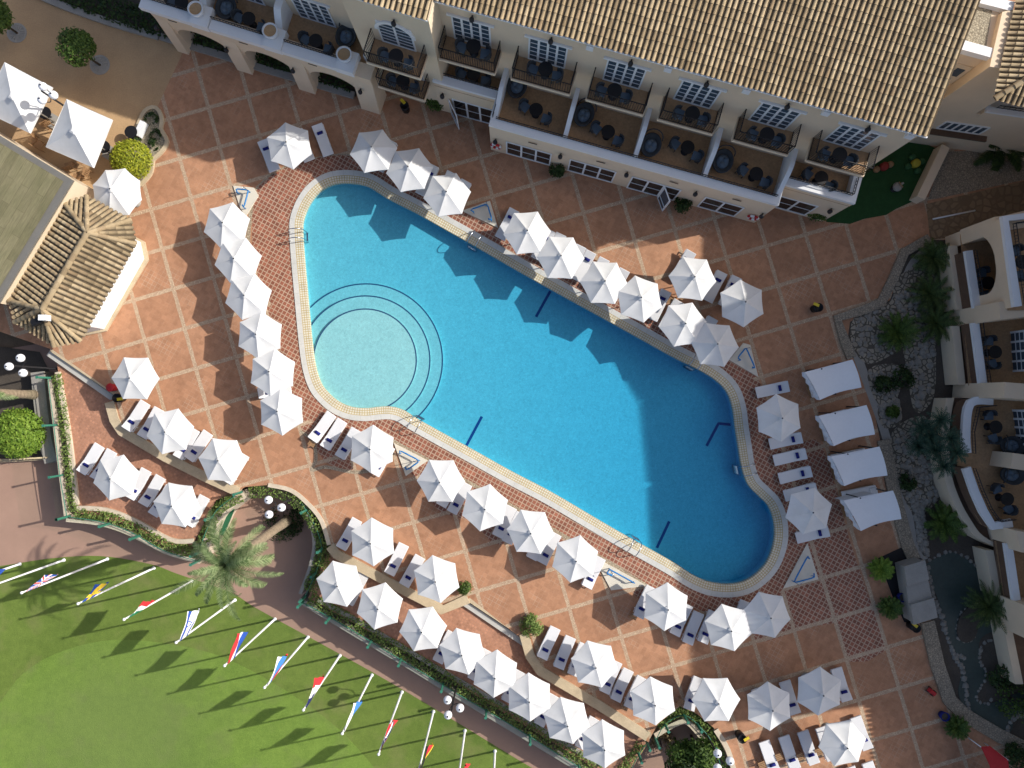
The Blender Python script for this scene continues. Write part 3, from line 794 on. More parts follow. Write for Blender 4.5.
for s in (4.3, 8.05, 11.8, 15.6, 19.6):                              # rain water hoppers under the eaves
    hp('rain_hopper', MB().fbox(F, s - .17, s + .17, WALLD, WALLD + .22, EZ - .75, EZ - .35), M['white'])
# ground floor glazing
for a, b in ((1.0, 3.6), (4.75, 7.4)): window(F, a, b, 0, .25, 2.15, 3, 2, False)
window(F, 8.4, 11.2, 0, .1, 2.15, 3, 2, False)
window(F, 12.7, 14.9, 0, .25, 2.15, 2, 2, False)
window(F, 16.75, 18.9, -1.2, .25, 2.15, 2, 2, False)
window(F, -2.6, -.25, -1.5, .05, 2.2, 3, 2, False)
def open_door(s, d, ang, w=.85):
    e = Vector(F(s, d + .06, 0)); dirv = (F.u * math.cos(ang) + F.n * math.sin(ang)); e2 = e + Vector((dirv.x, dirv.y, 0)) * w
    fr_ = Frame.__new__(Frame); fr_.o = e.to_2d(); fr_.u = dirv.normalized(); fr_.n = Vector((fr_.u.y, -fr_.u.x))
    fm = MB()
    fm.fbox(fr_, 0, .09, -.025, .025, .03, 2.1); fm.fbox(fr_, w - .09, w, -.025, .025, .03, 2.1)
    for a, b in ((.03, .13), (2.0, 2.1), (.62, .7)): fm.fbox(fr_, .09, w - .09, -.025, .025, a, b)
    o = hp('door', fm, M['white'])
    hp('pane', MB().fbox(fr_, .09, w - .09, -.008, .008, .13, 2.0), M['glass'], o)
open_door(-2.85, -1.5, R(48), 1.05); open_door(10.3, 0, R(55), .9)
# small dark wall vents under the parapets
for s in (2.5, 6.4, 10.6, 14.2):
    hp('wall_vent', MB().fbox(F, s - .25, s + .25, 0.03, .05, 3.0, 3.08), M['dark'])
for s in (1.2, 5.3, 9.3):
    hp('wall_vent', MB().fbox(Wg, s - .25, s + .25, -.42, -.40, 3.3, 3.38), M['dark'])
# wing windows
window(Wg, 7.9, 9.9, WALLD, Z1 + .05, 5.45); window(Wg, 3.8, 5.8, WALLD, Z1 + .05, 5.45); window(Wg, -.3, 1.7, WALLD, Z1 + .05, 5.45)
window(Wg, 13.7, 15.4, -1.45, Z2 + .05, 8.6, 2, 6, False, True)
window(Wg, 13.7, 15.4, -1.45, Z1 + .05, 5.3, 2, 6, False, True)
# clay tile roofs: cover tiles as real half round columns
def roof_face(mb, gap, o, u, v, outline, step=.255, tl=.42, r=.080, thick=True):
    """o origin, u along the eave, v up the slope (unit 3-D vectors); outline convex polygon in (a, b)"""
    o, u, v = Vector(o), Vector(u).normalized(), Vector(v).normalized()
    nn = u.cross(v).normalized()
    if nn.z < 0: nn = -nn
    gap.add([o + u * a + v * b for a, b in outline], [tuple(range(len(outline)))])
    amin, amax = min(a for a, b in outline), max(a for a, b in outline)
    k = int((amax - amin) / step)
    seed = random.randint(0, 10000)
    for i in range(k + 1):
        a = amin + (i + .5) * step
        bs = []
        for j in range(len(outline)):
            (a0, b0), (a1, b1) = outline[j], outline[(j + 1) % len(outline)]
            if (a0 <= a < a1) or (a1 <= a < a0): bs.append(b0 + (b1 - b0) * (a - a0) / (a1 - a0))
        if len(bs) < 2: continue
        b0, b1 = min(bs), max(bs)
        if b1 - b0 < .08: continue
        b = b0 - random.uniform(.03, .07); row = 0; ja = random.uniform(-.012, .012)
        while b < b1 - .02:
            e = min(b + tl + .03, b1)
            vs, fs, uvs = [], [], []
            for q, (bb, rr, lift) in enumerate(((b, r * 1.03, .016), (e, r * .95, .0))):
                for th in range(6):
                    t = math.pi * th / 5
                    vs.append(o + u * (a + ja + rr * math.cos(t)) + v * bb + nn * (rr * math.sin(t) * .85 + lift))
            for th in range(5):
                fs.append((th, th + 1, 7 + th, 6 + th)); uvs.append([(seed + i + .5, row + .5)] * 4)
            fs.append((0, 1, 2, 3, 4, 5)); uvs.append([(seed + i + .5, row + .5)] * 6)
            mb.add(vs, fs, 0, True, uvs)
            b += tl; row += 1
def ridge_cap(mb, p, q, r=.13, tl=.42):
    p, q = Vector(p), Vector(q); L = (q - p).length; k = max(1, int(L / tl)); t = (q - p).normalized()
    w = t.cross(Vector((0, 0, 1))).normalized(); up = w.cross(t)
    for i in range(k):
        a, b = p.lerp(q, i / k), p.lerp(q, (i + 1.05) / k)
        vs, fs, uvs = [], [], []
        for c, rr, lift in ((a, r * 1.08, .04), (b, r * .92, .015)):
            for th in range(7):
                tt = math.pi * th / 6
                vs.append(c + w * rr * math.cos(tt) + up * (rr * math.sin(tt) + lift))
        for th in range(6):
            fs.append((th, th + 1, 8 + th, 7 + th)); uvs.append([(i + 3000.5, 7.5)] * 4)
        mb.add(vs, fs, 0, True, uvs)
rm, gm_ = MB(), MB()
pitch = R(14); cv, sv = math.cos(pitch), math.sin(pitch)
vdir = Vector((-F.n.x * cv, -F.n.y * cv, sv)); udir = Vector((F.u.x, F.u.y, 0))
roof_face(rm, gm_, F(-3.35, -2.55, EZ + .03), udir, vdir, [(0, 0), (23.5, 0), (23.5, 6.8), (0, 6.8)])
ro = hp('roof', rm, M['roof'], recalc=False); hp('roof_channels', gm_, M['roofgap'], ro, recalc=False)
rm, gm_ = MB(), MB()
vdir2 = Vector((-Wg.n.x * cv, -Wg.n.y * cv, sv)); udir2 = Vector((Wg.u.x, Wg.u.y, 0))
roof_face(rm, gm_, Wg(12.1, -1.42, EZ + .03), udir2, vdir2, [(0, 0), (4.35, 0), (4.35, 6.5), (0, 6.5)])
roof_face(rm, gm_, Wg(-0.8, -2.5, EZ + .03), udir2, vdir2, [(0, 0), (12.8, 0), (12.8, 5.5), (0, 5.5)])
ro = hp('roof', rm, M['roof'], recalc=False); hp('roof_channels', gm_, M['roofgap'], ro, recalc=False)
hp('roof_body', MB().add([F(-3.4, WALLD, EZ), F(20.0, WALLD, EZ), F(20.0, -9.2, EZ + 1.62), F(-3.4, -9.2, EZ + 1.62), F(-3.4, -11.8, EZ), F(20, -11.8, EZ)], [(0, 1, 2, 3), (3, 2, 5, 4), (0, 3, 4), (1, 5, 2)]), M['cream'])
hp('eaves_soffit', MB().fbox(F, -3.3, 20.15, WALLD, -2.5, EZ - .10, EZ - .02).fbox(Wg, 12.2, 16.45, -1.45, -1.40, EZ - .1, EZ - .02), M['white'])

# the wing behind the play garden with flat gravel roof and tiled tower
TO = (*P2(940, 140), 0)
tw = empty('hotel_annex', TO, 0, 'cream annex with white roof parapet and tiled tower in the top right corner', 'building')
def tp(name, mb, mats, parent=None, **kw): return mb.build(name, mats, parent or tw, TO, **kw)
tp('wall', MB().prism([poly([(826, 112), (891, 130), (905, 40), (860, 20)])], 0, 8.9).prism([poly([(886, 139), (983, 153), (1080, 172), (1090, 60), (896, 96)])], 0, 4.6).prism([poly([(886, 139), (925, 145), (932, 112), (1090, 140), (1090, 60), (896, 96)])], 4.6, 9.2), M['cream'])
tp('roof_gravel', MB().flat([poly([(835, 108), (886, 122), (900, 40), (860, 24)])], 8.93), M['gravel'], recalc=False)
pl = poly([(826, 112), (891, 130)])
tp('roof_parapet', MB().prism([ribbon(poly([(826, 110.5), (891, 128.5)]), .45)], 8.8, 9.15).prism([ribbon(poly([(842, 76), (905, 92)]), .45)], 8.8, 9.2).prism([poly([(846, 80), (856, 82), (852, 98), (842, 96)])], 8.9, 9.5), M['white'])
rm, gm_ = MB(), MB()
T0 = at(994, 99, 9.3); Te = at(1090, 122, 9.3); Tn = at(985, -10, 9.3)
us = (Te - T0).normalized(); vs_ = Vector((-us.y, us.x, 0))
if vs_.y < 0: vs_ = -vs_
roof_face(rm, gm_, T0, us, (vs_ * math.cos(R(22)) + Vector((0, 0, math.sin(R(22))))), [(0, 0), (6, 0), (6, 3.6), (3.4, 3.6)])
uw = vs_; vw = us
roof_face(rm, gm_, T0, uw, (vw * math.cos(R(22)) + Vector((0, 0, math.sin(R(22))))), [(0, 0), (3.4, 3.6), (9, 3.6), (9, 0)], tl=.4)
ro = tp('roof', rm, M['roof'], recalc=False); tp('roof_channels', gm_, M['roofgap'], ro, recalc=False)
cap = MB(); ridge_cap(cap, T0, T0 + us * 3.34 + vs_ * 3.4 + Vector((0, 0, 1.38))); tp('ridge_tiles', cap, M['roof'], ro, recalc=False)
TF = Frame((886, 139), (983, 153))
def twin(s0, s1, z0, z1, leaves):
    fm = MB(); lw = (s1 - s0) / leaves
    for k in range(leaves + 1): fm.fbox(TF, s0 + k * lw - .05, s0 + k * lw + .05, 0, .06, z0, z1)
    fm.fbox(TF, s0, s1, 0, .055, z0 - .06, z0 + .04); fm.fbox(TF, s0, s1, 0, .055, z1 - .04, z1 + .06)
    o = tp('window', fm, M['white']); tp('pane', MB().fbox(TF, s0, s1, 0, .03, z0, z1), M['glass'], o)
twin(1.6, 4.0, 2.4, 3.3, 6)
tp('sill_band', MB().fbox(TF, 1.2, 4.6, 0, .3, 2.05, 2.2), M['ledge'])
tp('terrace_parapet', MB().fbox(TF, 2.6, 9.5, -.22, .06, 4.95, 5.1).fbox(TF, 2.5, 2.78, -1.9, -.22, 4.95, 5.1), M['white'])
tp('terrace_front', MB().fbox(TF, 2.63, 9.5, -.2, .03, 4.3, 4.95).fbox(TF, 2.53, 2.76, -1.9, -.2, 4.3, 4.95), M['cream'])
for k in range(4):
    tp('pergola_beam', MB().fbox(TF, 3.0 + k * 1.5, 3.2 + k * 1.5, -1.9, -.5, 5.6, 5.8), M['dark'])
tp('terrace_floor', MB().fbox(TF, 2.8, 9.5, -2.0, -.3, 4.55, 4.65), M['white'])
tp('railing', rail(TF, [((3.1, -.2), (8.5, -.2))], 5.1, .3, .3), M['dark'])
tw_fr = Frame((860, 121.5), (891, 130))
fm = MB().fbox(tw_fr, .4, 1.7, 0, .06, 6.2, 7.9)
o_ = tp('window', fm, M['cream2']); tp('pane', MB().fbox(tw_fr, .6, 1.0, 0, .09, 6.5, 7.2).fbox(tw_fr, 1.1, 1.5, 0, .09, 6.9, 7.6), M['glass'], o_)

# ================================================================== RIGHT HAND BUILDING
BO = (*P2(960, 400), 0)
rb = empty('apartment_building', BO, 0, 'cream apartment block with curved white balconies along the right edge of the garden', 'building')
def bp_(name, mb, mats, parent=None, **kw): return mb.build(name, mats, parent or rb, BO, **kw)
# garden level plinth with cream rim and tiled ledge
def plinth(front, back, zr=1.2, w=.45):
    f_ = poly(front); inner = [(x + w, y) for x, y in f_]
    mb = MB().prism([f_ + inner[::-1]], 0, zr)
    bp_('plinth_wall', mb, M['cream2'])
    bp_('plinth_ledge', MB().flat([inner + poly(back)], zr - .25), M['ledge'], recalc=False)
plinth([(937, 250), (944, 312)], [(1000, 305), (1000, 245)])
plinth([(939, 328), (945, 385)], [(1000, 392), (1000, 320)])
plinth(spline([(934, 398), (930, 422), (929.5, 450), (932, 475), (940, 498), (951, 518), (962, 532), (984, 544)], 4), [(1040, 552), (1010, 398)])
plinth([(972, 546), (980, 590)], [(1060, 590), (1040, 546)])
plinth([(990, 622), (1001, 676)], [(1060, 690), (1060, 622)])
# piers (party walls) and the facade with arched openings
FZ1, FZ2 = 1.5, 4.45
mb = MB()
for pts, z in (([(948, 312), (1060, 298), (1060, 315), (949, 328)], 4.4), ([(953, 384), (1060, 392), (1060, 405), (952, 398)], 4.4), ([(975, 449), (1060, 461), (1060, 476), (972, 463)], 3.2), ([(975, 520), (1060, 534), (1060, 548), (980, 540)], 3.4), ([(984, 589), (1060, 594), (1060, 622), (990, 622)], 3.6)):
    mb.prism([poly(pts)], 0, z)
bp_('party_wall', mb, M['cream'])
BF = Frame((944, 236), (954, 312))       # runs down the picture: its outside (n) must face west
if BF.n.x > 0: BF.n = -BF.n
Lb = 4.55
def arch_wall(s0, s1, z0, z1, a0, a1, zspring, rise, d0, d1, sill):
    c, rx = (a0 + a1) / 2, (a1 - a0) / 2
    out = [(s0, z0), (a0, z0) if sill is None else (s0, z0)]
    pts = [(s0, z0), (a0, z0)]
    for k in range(15):
        th = math.pi * (1 - k / 14); pts.append((c + rx * math.cos(th), zspring + rise * math.sin(th)))
    pts += [(a1, z0), (s1, z0), (s1, z1), (s0, z1)]
    return MB().elev(BF, pts, d0, d1)
bp_('arched_wall', arch_wall(0, Lb, FZ1, FZ2, .75, 3.95, 3.0, 1.05, -.45, 0, None), M['cream'])
bp_('side_wall', MB().prism([poly([(945, 237), (1002, 223), (1110, 190), (1110, 212), (1004, 240), (946, 250)])], 0, FZ2 + .1), M['cream'])
bp_('terrace_floor', MB().flat([poly([(944, 240), (1060, 215), (1060, 315), (951, 326)])], FZ1).flat([poly([(948, 326), (1060, 312), (1060, 395), (952, 386)])], FZ1 + .003)
    .flat([spline(poly([(965, 398), (945, 402), (940, 430), (941, 462), (949, 487), (964, 520), (985, 524)]), 3) + poly([(1060, 530), (1060, 398)])], FZ1 + .006).flat([poly([(977, 536), (986, 590), (1060, 590), (1060, 536)])], FZ1 + .009)
    .flat([poly([(945, 241), (1060, 215), (1060, 318), (955, 320)])], FZ2), M['terrfloor'], recalc=False)
def curb(pts, z0, z1, w=.42, smooth=False):
    l = poly(pts)
    if smooth: l = spline(l, 4)
    return MB().prism([ribbon(l, w)], z0, z1, bottom=True)
_bp = bp_
def bp_par(pts, z0, z1, w=.42, smooth=False, body='ledge'):
    l = poly(pts)
    if smooth: l = spline(l, 4)
    o = _bp('parapet', MB().prism([ribbon(l, w)], z1 - .22, z1, bottom=True), M['white'])
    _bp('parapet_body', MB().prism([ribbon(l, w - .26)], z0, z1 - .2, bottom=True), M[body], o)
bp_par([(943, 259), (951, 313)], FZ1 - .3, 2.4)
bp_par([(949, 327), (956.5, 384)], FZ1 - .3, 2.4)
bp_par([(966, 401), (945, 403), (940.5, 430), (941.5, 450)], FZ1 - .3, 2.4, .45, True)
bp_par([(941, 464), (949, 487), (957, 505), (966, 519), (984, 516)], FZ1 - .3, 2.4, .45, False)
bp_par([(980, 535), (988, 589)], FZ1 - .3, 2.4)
bp_par([(1010, 233), (944, 241), (955, 318)], FZ2 - .3, 5.25, body='cream')
class WF(Frame):
    def __init__(s): s.o = Vector((0, 0)); s.u = Vector((1, 0)); s.n = Vector((0, 1)); s.ang = 0
W0 = WF()
def wr(pts, z, h, step=.16):
    l = poly(pts)
    return rail(W0, [(l[i], l[i + 1]) for i in range(len(l) - 1)], z, h, step)
bp_('railing', wr([(947, 259), (955, 313)], 2.4, .3), M['dark'])
bp_('railing', wr([(953, 327), (960.5, 384)], 2.4, .3), M['dark'])
bp_('railing', wr([(966, 405), (950, 407), (945, 430), (946, 450)], 2.4, .3), M['dark'])
bp_('railing', wr([(946, 464), (954, 486), (962, 503), (970, 514), (984, 512)], 2.4, .3), M['dark'])
bp_('railing', wr([(1005, 239), (950, 246), (960, 318)], 5.25, .3), M['dark'])
# set-back storeys above, ending in a tiled roof whose eaves cast the wide shadow
up = [(1028, 492), (1024, 406), (1014, 320), (982, 268), (1030, 240), (1048, 184), (1051, 60), (1420, 40), (1420, 600), (1224, 626), (1144, 638), (1081, 644), (1047, 628), (1044, 544), (1034, 522)]
upw = [(1038, 490), (1034, 406), (1024, 322), (992, 272), (1036, 248), (1056, 192), (1060, 70), (1410, 50), (1410, 590), (1224, 614), (1144, 627), (1084, 634), (1057, 622), (1054, 540), (1044, 518)]
bp_('upper_wall', MB().prism([poly(upw)], FZ1, 14.7), M['cream'])
ro = bp_('roof', MB().prism([poly(up)], 14.75, 15.0, bottom=True), M['roof'])
rm, gm_ = MB(), MB()
def eave_tiles(mb, pts, z):
    l = [Vector((*p, z)) for p in poly(pts)]
    for i in range(len(l) - 1):
        A, B = l[i], l[i + 1]; u = (B - A).normalized(); nn = Vector((u.y, -u.x, 0)); k = int((B - A).length / .27)
        for j in range(k):
            c = A + u * (j + .5) * .27
            mb.tube([c + nn * .22, c - nn * .9 + Vector((0, 0, .3))], .10, 7)
eave_tiles(rm, [(1048, 184), (1030, 240), (982, 268), (1014, 320), (1024, 406), (1028, 492), (1034, 522), (1044, 544), (1047, 628)], 14.98)
bp_('eaves_tiles', rm, M['roof'], ro)
lowp = [(1031, 663), (1039, 733), (1046, 800), (1060, 900), (1200, 900), (1200, 640)]
bp_('upper_wall', MB().prism([poly([(1040, 668), (1048, 733), (1056, 800), (1068, 895), (1200, 900), (1200, 650)])], 0, 6.6), M['cream'])
ro = bp_('roof', MB().prism([poly(lowp)], 6.65, 6.9, bottom=True), M['roof'])
rm = MB(); eave_tiles(rm, [(1031, 663), (1039, 733), (1046, 800), (1060, 900)], 6.88); bp_('eaves_tiles', rm, M['roof'], ro)
# doors on the terraces
def bwin(px, py, L, ang, z0=FZ1, h=2.1):
    a = Vector(P2(px, py)); d = Vector((math.cos(ang), math.sin(ang)))
    fr_ = Frame.__new__(Frame); fr_.o = a; fr_.u = d; fr_.n = Vector((d.y, -d.x)); fr_.ang = ang
    if fr_.n.x > 0: fr_.n = -fr_.n
    fm = MB(); k = 4; lw = L / k
    for i in range(k + 1): fm.fbox(fr_, i * lw - .06, i * lw + .06, 0, .08, z0, z0 + h)
    for i in range(1, 6): fm.fbox(fr_, 0, L, 0, .06, z0 + h * i / 6 - .025, z0 + h * i / 6 + .025)
    fm.fbox(fr_, -.1, L + .1, 0, .10, z0 + h, z0 + h + .12)
    o = bp_('window', fm, M['white']); bp_('pane', MB().fbox(fr_, 0, L, 0, .04, z0, z0 + h), M['glass'], o)
bwin(993.5, 335, 2.2, R(-87)); bwin(995.5, 410, 1.9, R(-83)); bwin(1003, 440, 1.6, R(-80))
# ================================================================== PAVILION AND FLAT ROOFED BUILDING
PO = (*P2(80, 265), 0)
pav = empty('pavilion', PO, 0, 'white bar pavilion with hipped clay tile roof beside the flat plank roof', 'building')
EZP, RZP = 2.6, 4.0
ep = [(64.5, 203), (87, 196.5), (131, 220), (136, 244), (80.5, 341), (54.5, 346), (15.5, 322), (10, 301)]
E3 = [at(x, y, EZP) for x, y in ep]
Ra, Rb = at(87.5, 233, RZP), at(42.5, 309.5, RZP)
faces = [(0, 1, Ra, Ra), (1, 2, Ra, Ra), (2, 3, Ra, Ra), (3, 4, Ra, Rb), (4, 5, Rb, Rb), (5, 6, Rb, Rb), (6, 7, Rb, Rb), (7, 0, Rb, Ra)]
rm, gm_ = MB(), MB()
for i, j, rj, ri in faces:
    # ri sits above E3[j], rj above E3[i]
    A, B = E3[i], E3[j]
    up_i, up_j = (rj, ri)
    if i == 3: up_i, up_j = Ra, Rb
    if i == 7: up_i, up_j = Rb, Ra
    u = (B - A).normalized(); ctr = (up_i + up_j) / 2
    nrm = u.cross(ctr - A).normalized(); v = nrm.cross(u).normalized()
    if v.dot(ctr - A) < 0: v = -v
    out = [(0, 0), ((B - A).length, 0), ((up_j - A).dot(u), (up_j - A).dot(v))]
    if up_i != up_j: out.append(((up_i - A).dot(u), (up_i - A).dot(v)))
    roof_face(rm, gm_, A, u, v, out, step=.285, tl=.44, r=.10)
ro = rm.build('roof', M['roof'], pav, PO, recalc=False)
gm_.build('roof_channels', M['roofgap'], ro, PO, recalc=False)
cap = MB()
for i in range(8): ridge_cap(cap, E3[i], Ra if i in (0, 1, 2, 3) else Rb)
ridge_cap(cap, Ra, Rb, .16)
cap.build('ridge_tiles', M['roof'], ro, PO, recalc=False)
cx = sum(p.x for p in E3) / 8; cy = sum(p.y for p in E3) / 8
wl_ = [(cx + (p.x - cx) * .765, cy + (p.y - cy) * .765) for p in E3]
MB().prism([wl_], 0, EZP - .02).build('wall', M['white'], pav, PO)
MB().prism([[(cx + (x - cx) * 1.03 + .0, cy + (y - cy) * 1.0) for x, y in offset(wl_ if area(wl_) > 0 else wl_[::-1], .16)]], 0, .12).build('wall_base', M['stone'], pav, PO)
vb = at(41, 312, 4.2)
MB().box((vb.x + .1, vb.y - .3, 4.05), (.4, .3, .45)).box((vb.x - .4, vb.y - .5, 3.9), (.5, .35, .3), .4, 1).build('roof_vent', [M['white'], M['black']], pav, PO)

FO = (*P2(20, 220), 0)
fb = empty('flat_roof_building', FO, 0, 'low building with greenish plank roof and grey gutter border at the left edge', 'building')
fr4 = [at(72.5, 180, 3.2), at(-2, 303, 3.2), at(-140, 219, 3.2), at(-60, 99, 3.2)]
o2 = [(p.x, p.y) for p in fr4]
if area(o2) < 0: o2 = o2[::-1]
MB().prism([offset(o2, -.9)], 0, 3.05).build('wall', M['cream2'], fb, FO)
inn = [at(64, 181.5, 3.2), at(-8, 301, 3.2), at(-138, 222, 3.2), at(-64, 104, 3.2)]
rim = MB().prism([o2], 3.0, 3.18)
rim.build('gutter', mottled('lead_gutter', (.17, .165, .15), .2, 1, .7), fb, FO)
ua = (inn[1] - inn[0]).normalized()
MB().flat([[(p.x, p.y) for p in inn]], 3.24, uvf=lambda x, y: ((x - inn[0].x) * ua.x + (y - inn[0].y) * ua.y, (x - inn[0].x) * -ua.y + (y - inn[0].y) * ua.x)).build('roof', M['plankroof'], fb, FO, recalc=False)

# ================================================================== PARASOLS
def make_parasol(name, n=6, rad=1.36, ez=1.97, az=2.52, concave=.972):
    root = empty(name)
    cm = MB()
    rings = 6; sub = 6
    def rim(k, f):
        a0 = 2 * math.pi * k / n; a1 = 2 * math.pi * (k + 1) / n
        p = Vector((math.sin(a0), math.cos(a0))); q = Vector((math.sin(a1), math.cos(a1)))
        m = p.lerp(q, f) * (1 - (1 - concave) * 4 * f * (1 - f))
        return m
    for k in range(n):
        vs, fs = [], []
        for i in range(rings + 1):
            t = i / rings
            for j in range(sub + 1):
                f = j / sub
                m = rim(k, f) * rad * t
                z = az - (az - ez) * (t ** 1.12)
                z -= .030 * math.sin(math.pi * f) * math.sin(math.pi * min(1, t * 1.0))
                vs.append((m.x, m.y, z))
        for i in range(rings):
            for j in range(sub):
                a = i * (sub + 1) + j
                fs.append((a, a + 1, a + sub + 2, a + sub + 1))
        cm.add(vs, fs, 0, True)
        e = [(rim(k, j / sub) * rad) for j in range(sub + 1)]
        zz = [vs[rings * (sub + 1) + j][2] for j in range(sub + 1)]
        cm.add([(p.x, p.y, z) for p, z in zip(e, zz)] + [(p.x, p.y, z - .05) for p, z in zip(e, zz)], [(j, j + 1, sub + 2 + j, sub + 1 + j) for j in range(sub)])
    cm.build('canopy', M['fabric'], root, recalc=False)
    vm = MB()
    vv = [(0, 0, az + .09)] + [(math.sin(2 * math.pi * k / n) * .19, math.cos(2 * math.pi * k / n) * .19, az - .025) for k in range(n)]
    vm.add(vv, [(0, 1 + k, 1 + (k + 1) % n) for k in range(n)])
    vm.build('vent_cap', M['fabric'], root)
    MB().tube([(0, 0, .05), (0, 0, az - .02)], .03, 8).build('pole', M['wood'], root)
    MB().lathe((0, 0, 0), [(.27, 0), (.27, .06), (.09, .10), (.05, .32)], 18).build('base', M['greystone'], root)
    MB().lathe((0, 0, az + .06), [(.045, 0), (.03, .05), (.012, .09)], 8).build('finial', M['dark'], root)
    rb_ = MB()
    for k in range(n):
        a = 2 * math.pi * k / n
        rb_.tube([(0, 0, az - .06), (math.sin(a) * rad * .97, math.cos(a) * rad * .97, ez - .03)], .012, 5)
    rb_.build('ribs', M['wood'], root)
    return root
PAR = {}   # id: px, py, phi, phrase, group, z, dz
def P(i, x, y, phi, phrase, grp, zb=0, dz=0): PAR[i] = (x, y, phi, phrase, grp, zb, dz)
gA = 'parasols along the upper edge of the pool'
P(1, 289.1, 145.4, 50, 'lone parasol above the pool\'s top left curve', gA)
P(2, 373.6, 152.2, 22, 'first parasol of the top trio', gA)
P(3, 410.3, 170.2, 22.5, 'middle parasol of the top trio', gA, 0, .04)
P(4, 446.6, 195.2, 22, 'last parasol of the top trio', gA, 0, .08)
P(5, 526.7, 233, 26, 'first of the four upper pool edge parasols', gA)
P(6, 560.6, 257.2, 32, 'second of the four upper pool edge parasols', gA, 0, .03)
P(7, 604.1, 282.5, 33, 'third of the four upper pool edge parasols', gA)
P(8, 638.8, 299.5, 50, 'fourth of the four upper pool edge parasols', gA, 0, .04)
gB = 'parasols in the cluster at the upper right of the pool'
P(9, 692.8, 278.6, 37, 'sunlit parasol at the rear of the upper right cluster', gB)
P(10, 682.7, 324.4, 23, 'sunlit parasol nearest the pool in the upper right cluster', gB)
P(11, 741.4, 303.3, 56, 'half shaded parasol of the upper right cluster', gB)
P(12, 715.8, 344, 37, 'fully shaded parasol beside the upper right shower', gB, 0, .08)
gC = 'parasols overlapping along the left edge of the pool'
for i, (x, y, p) in enumerate([(226.9, 225.2, 14), (238.1, 259.5, 19), (248.8, 296.3, 15), (259.8, 335.2, 3), (271.6, 373.4, 4), (282.3, 412, 57)]):
    P(13 + i, x, y, p, ORD[i] + ' parasol down the row along the left pool edge', gC, 0, .05 * i)
gD = 'parasols on the left terraces by the palm'
P(19, 135.6, 378, 31, 'parasol next to the red bin', gD)
P(20, 170, 431.1, 19, 'upper terrace parasol below the red bin', gD)
P(21, 222, 460.8, 35, 'upper terrace parasol above the palm pit', gD)
P(22, 116.9, 476.9, 17, 'lower terrace parasol beside the left hedge', gD, ZL)
P(23, 177, 505.8, 38, 'lower terrace parasol next to the palm crown', gD, ZL)
gE = 'parasols along the lower edge of the pool'
for i, (k, x, y, p) in enumerate([(24, 371.9, 449.5, 2), (25, 441.1, 480, 31), (26, 483.8, 507.3, 12), (29, 530.8, 532.3, 36), (30, 575, 558.6, 12)]):
    P(k, x, y, p, ORD[i] + ' of the five lower pool edge parasols', gE)
gF = 'parasols on the planter terrace above the steps'
P(27, 372.5, 542.7, 57, 'left planter terrace parasol by the palm pit', gF)
P(28, 436.6, 578.9, 50, 'planter terrace parasol at the top of the steps', gF)
gG = 'parasols in the long row above the flagpole path'
for i, (x, y, p) in enumerate([(339.4, 584.4, 42), (379.5, 606.3, 13), (423.1, 629, 23), (461.9, 651.3, 45), (495.6, 673.1, 4), (530, 697.5, 58), (566.5, 720.5, 45), (604.5, 744, 57)]):
    P(31 + i, x, y, p, ORD[i] + ' of eight parasols in the row above the path', gG, ZL, .045 * i)
gH = 'parasols around the lower right of the plaza'
P(39, 665.8, 606.7, 4, 'parasol beside the lower shower below the pool', gH)
P(40, 594, 664.7, 43, 'first terrace parasol right of the round shrub', gH)
P(41, 652.5, 701, 54, 'second terrace parasol right of the round shrub', gH)
P(42, 716.6, 700.7, 29, 'parasol just above the lower pit', gH)
P(43, 728.1, 627.5, 45, 'left parasol of the pair under the pool\'s lower end', gH, 0, .06)
P(44, 766.3, 614.8, 41, 'half shaded right parasol of the pair under the pool\'s lower end', gH)
P(45, 768.9, 706.6, 58, 'blue shaded parasol with one sunlit corner', gH)
P(46, 820, 691, 3, 'fully shaded parasol in the bottom right group', gH)
P(47, 842.3, 743.3, 20, 'bright sunlit parasol at the bottom right', gH)
gI = 'parasols between the pool and the cabanas'
P(48, 779, 417.7, 55, 'upper shaded parasol beside the cabanas', gI)
P(49, 809.2, 510.9, 14, 'lower shaded parasol beside the cabanas', gI)
proto = make_parasol('parasol')
first = True
for i, (x, y, phi, phrase, grp, zb, dz) in PAR.items():
    g_ = at(x, y, zb + 1.97 + dz)
    lab = 'white hexagonal parasol, ' + phrase
    if first:
        proto.location = (g_.x, g_.y, zb + dz * .0); proto.rotation_euler.z = -R(phi); tag(proto, lab, 'parasol', grp); r = proto; first = False
    else:
        r = dup(proto, (g_.x, g_.y, zb), -R(phi), lab, grp)
    r.rotation_euler.x = R(random.gauss(0, .9)); r.rotation_euler.y = R(random.gauss(0, .9))
    if dz: r.location.z = zb; r.scale = (1, 1, 1 + dz / 2.3)
op = make_parasol('parasol', 8, 1.45, 2.1, 2.75, .97)
g_ = at(117, 192.5, 2.1); op.location = g_.xy.to_3d(); op.rotation_euler.z = -R(17)
tag(op, 'white eight sided parasol between the tiled pavilion and the yellow green bush', 'parasol')
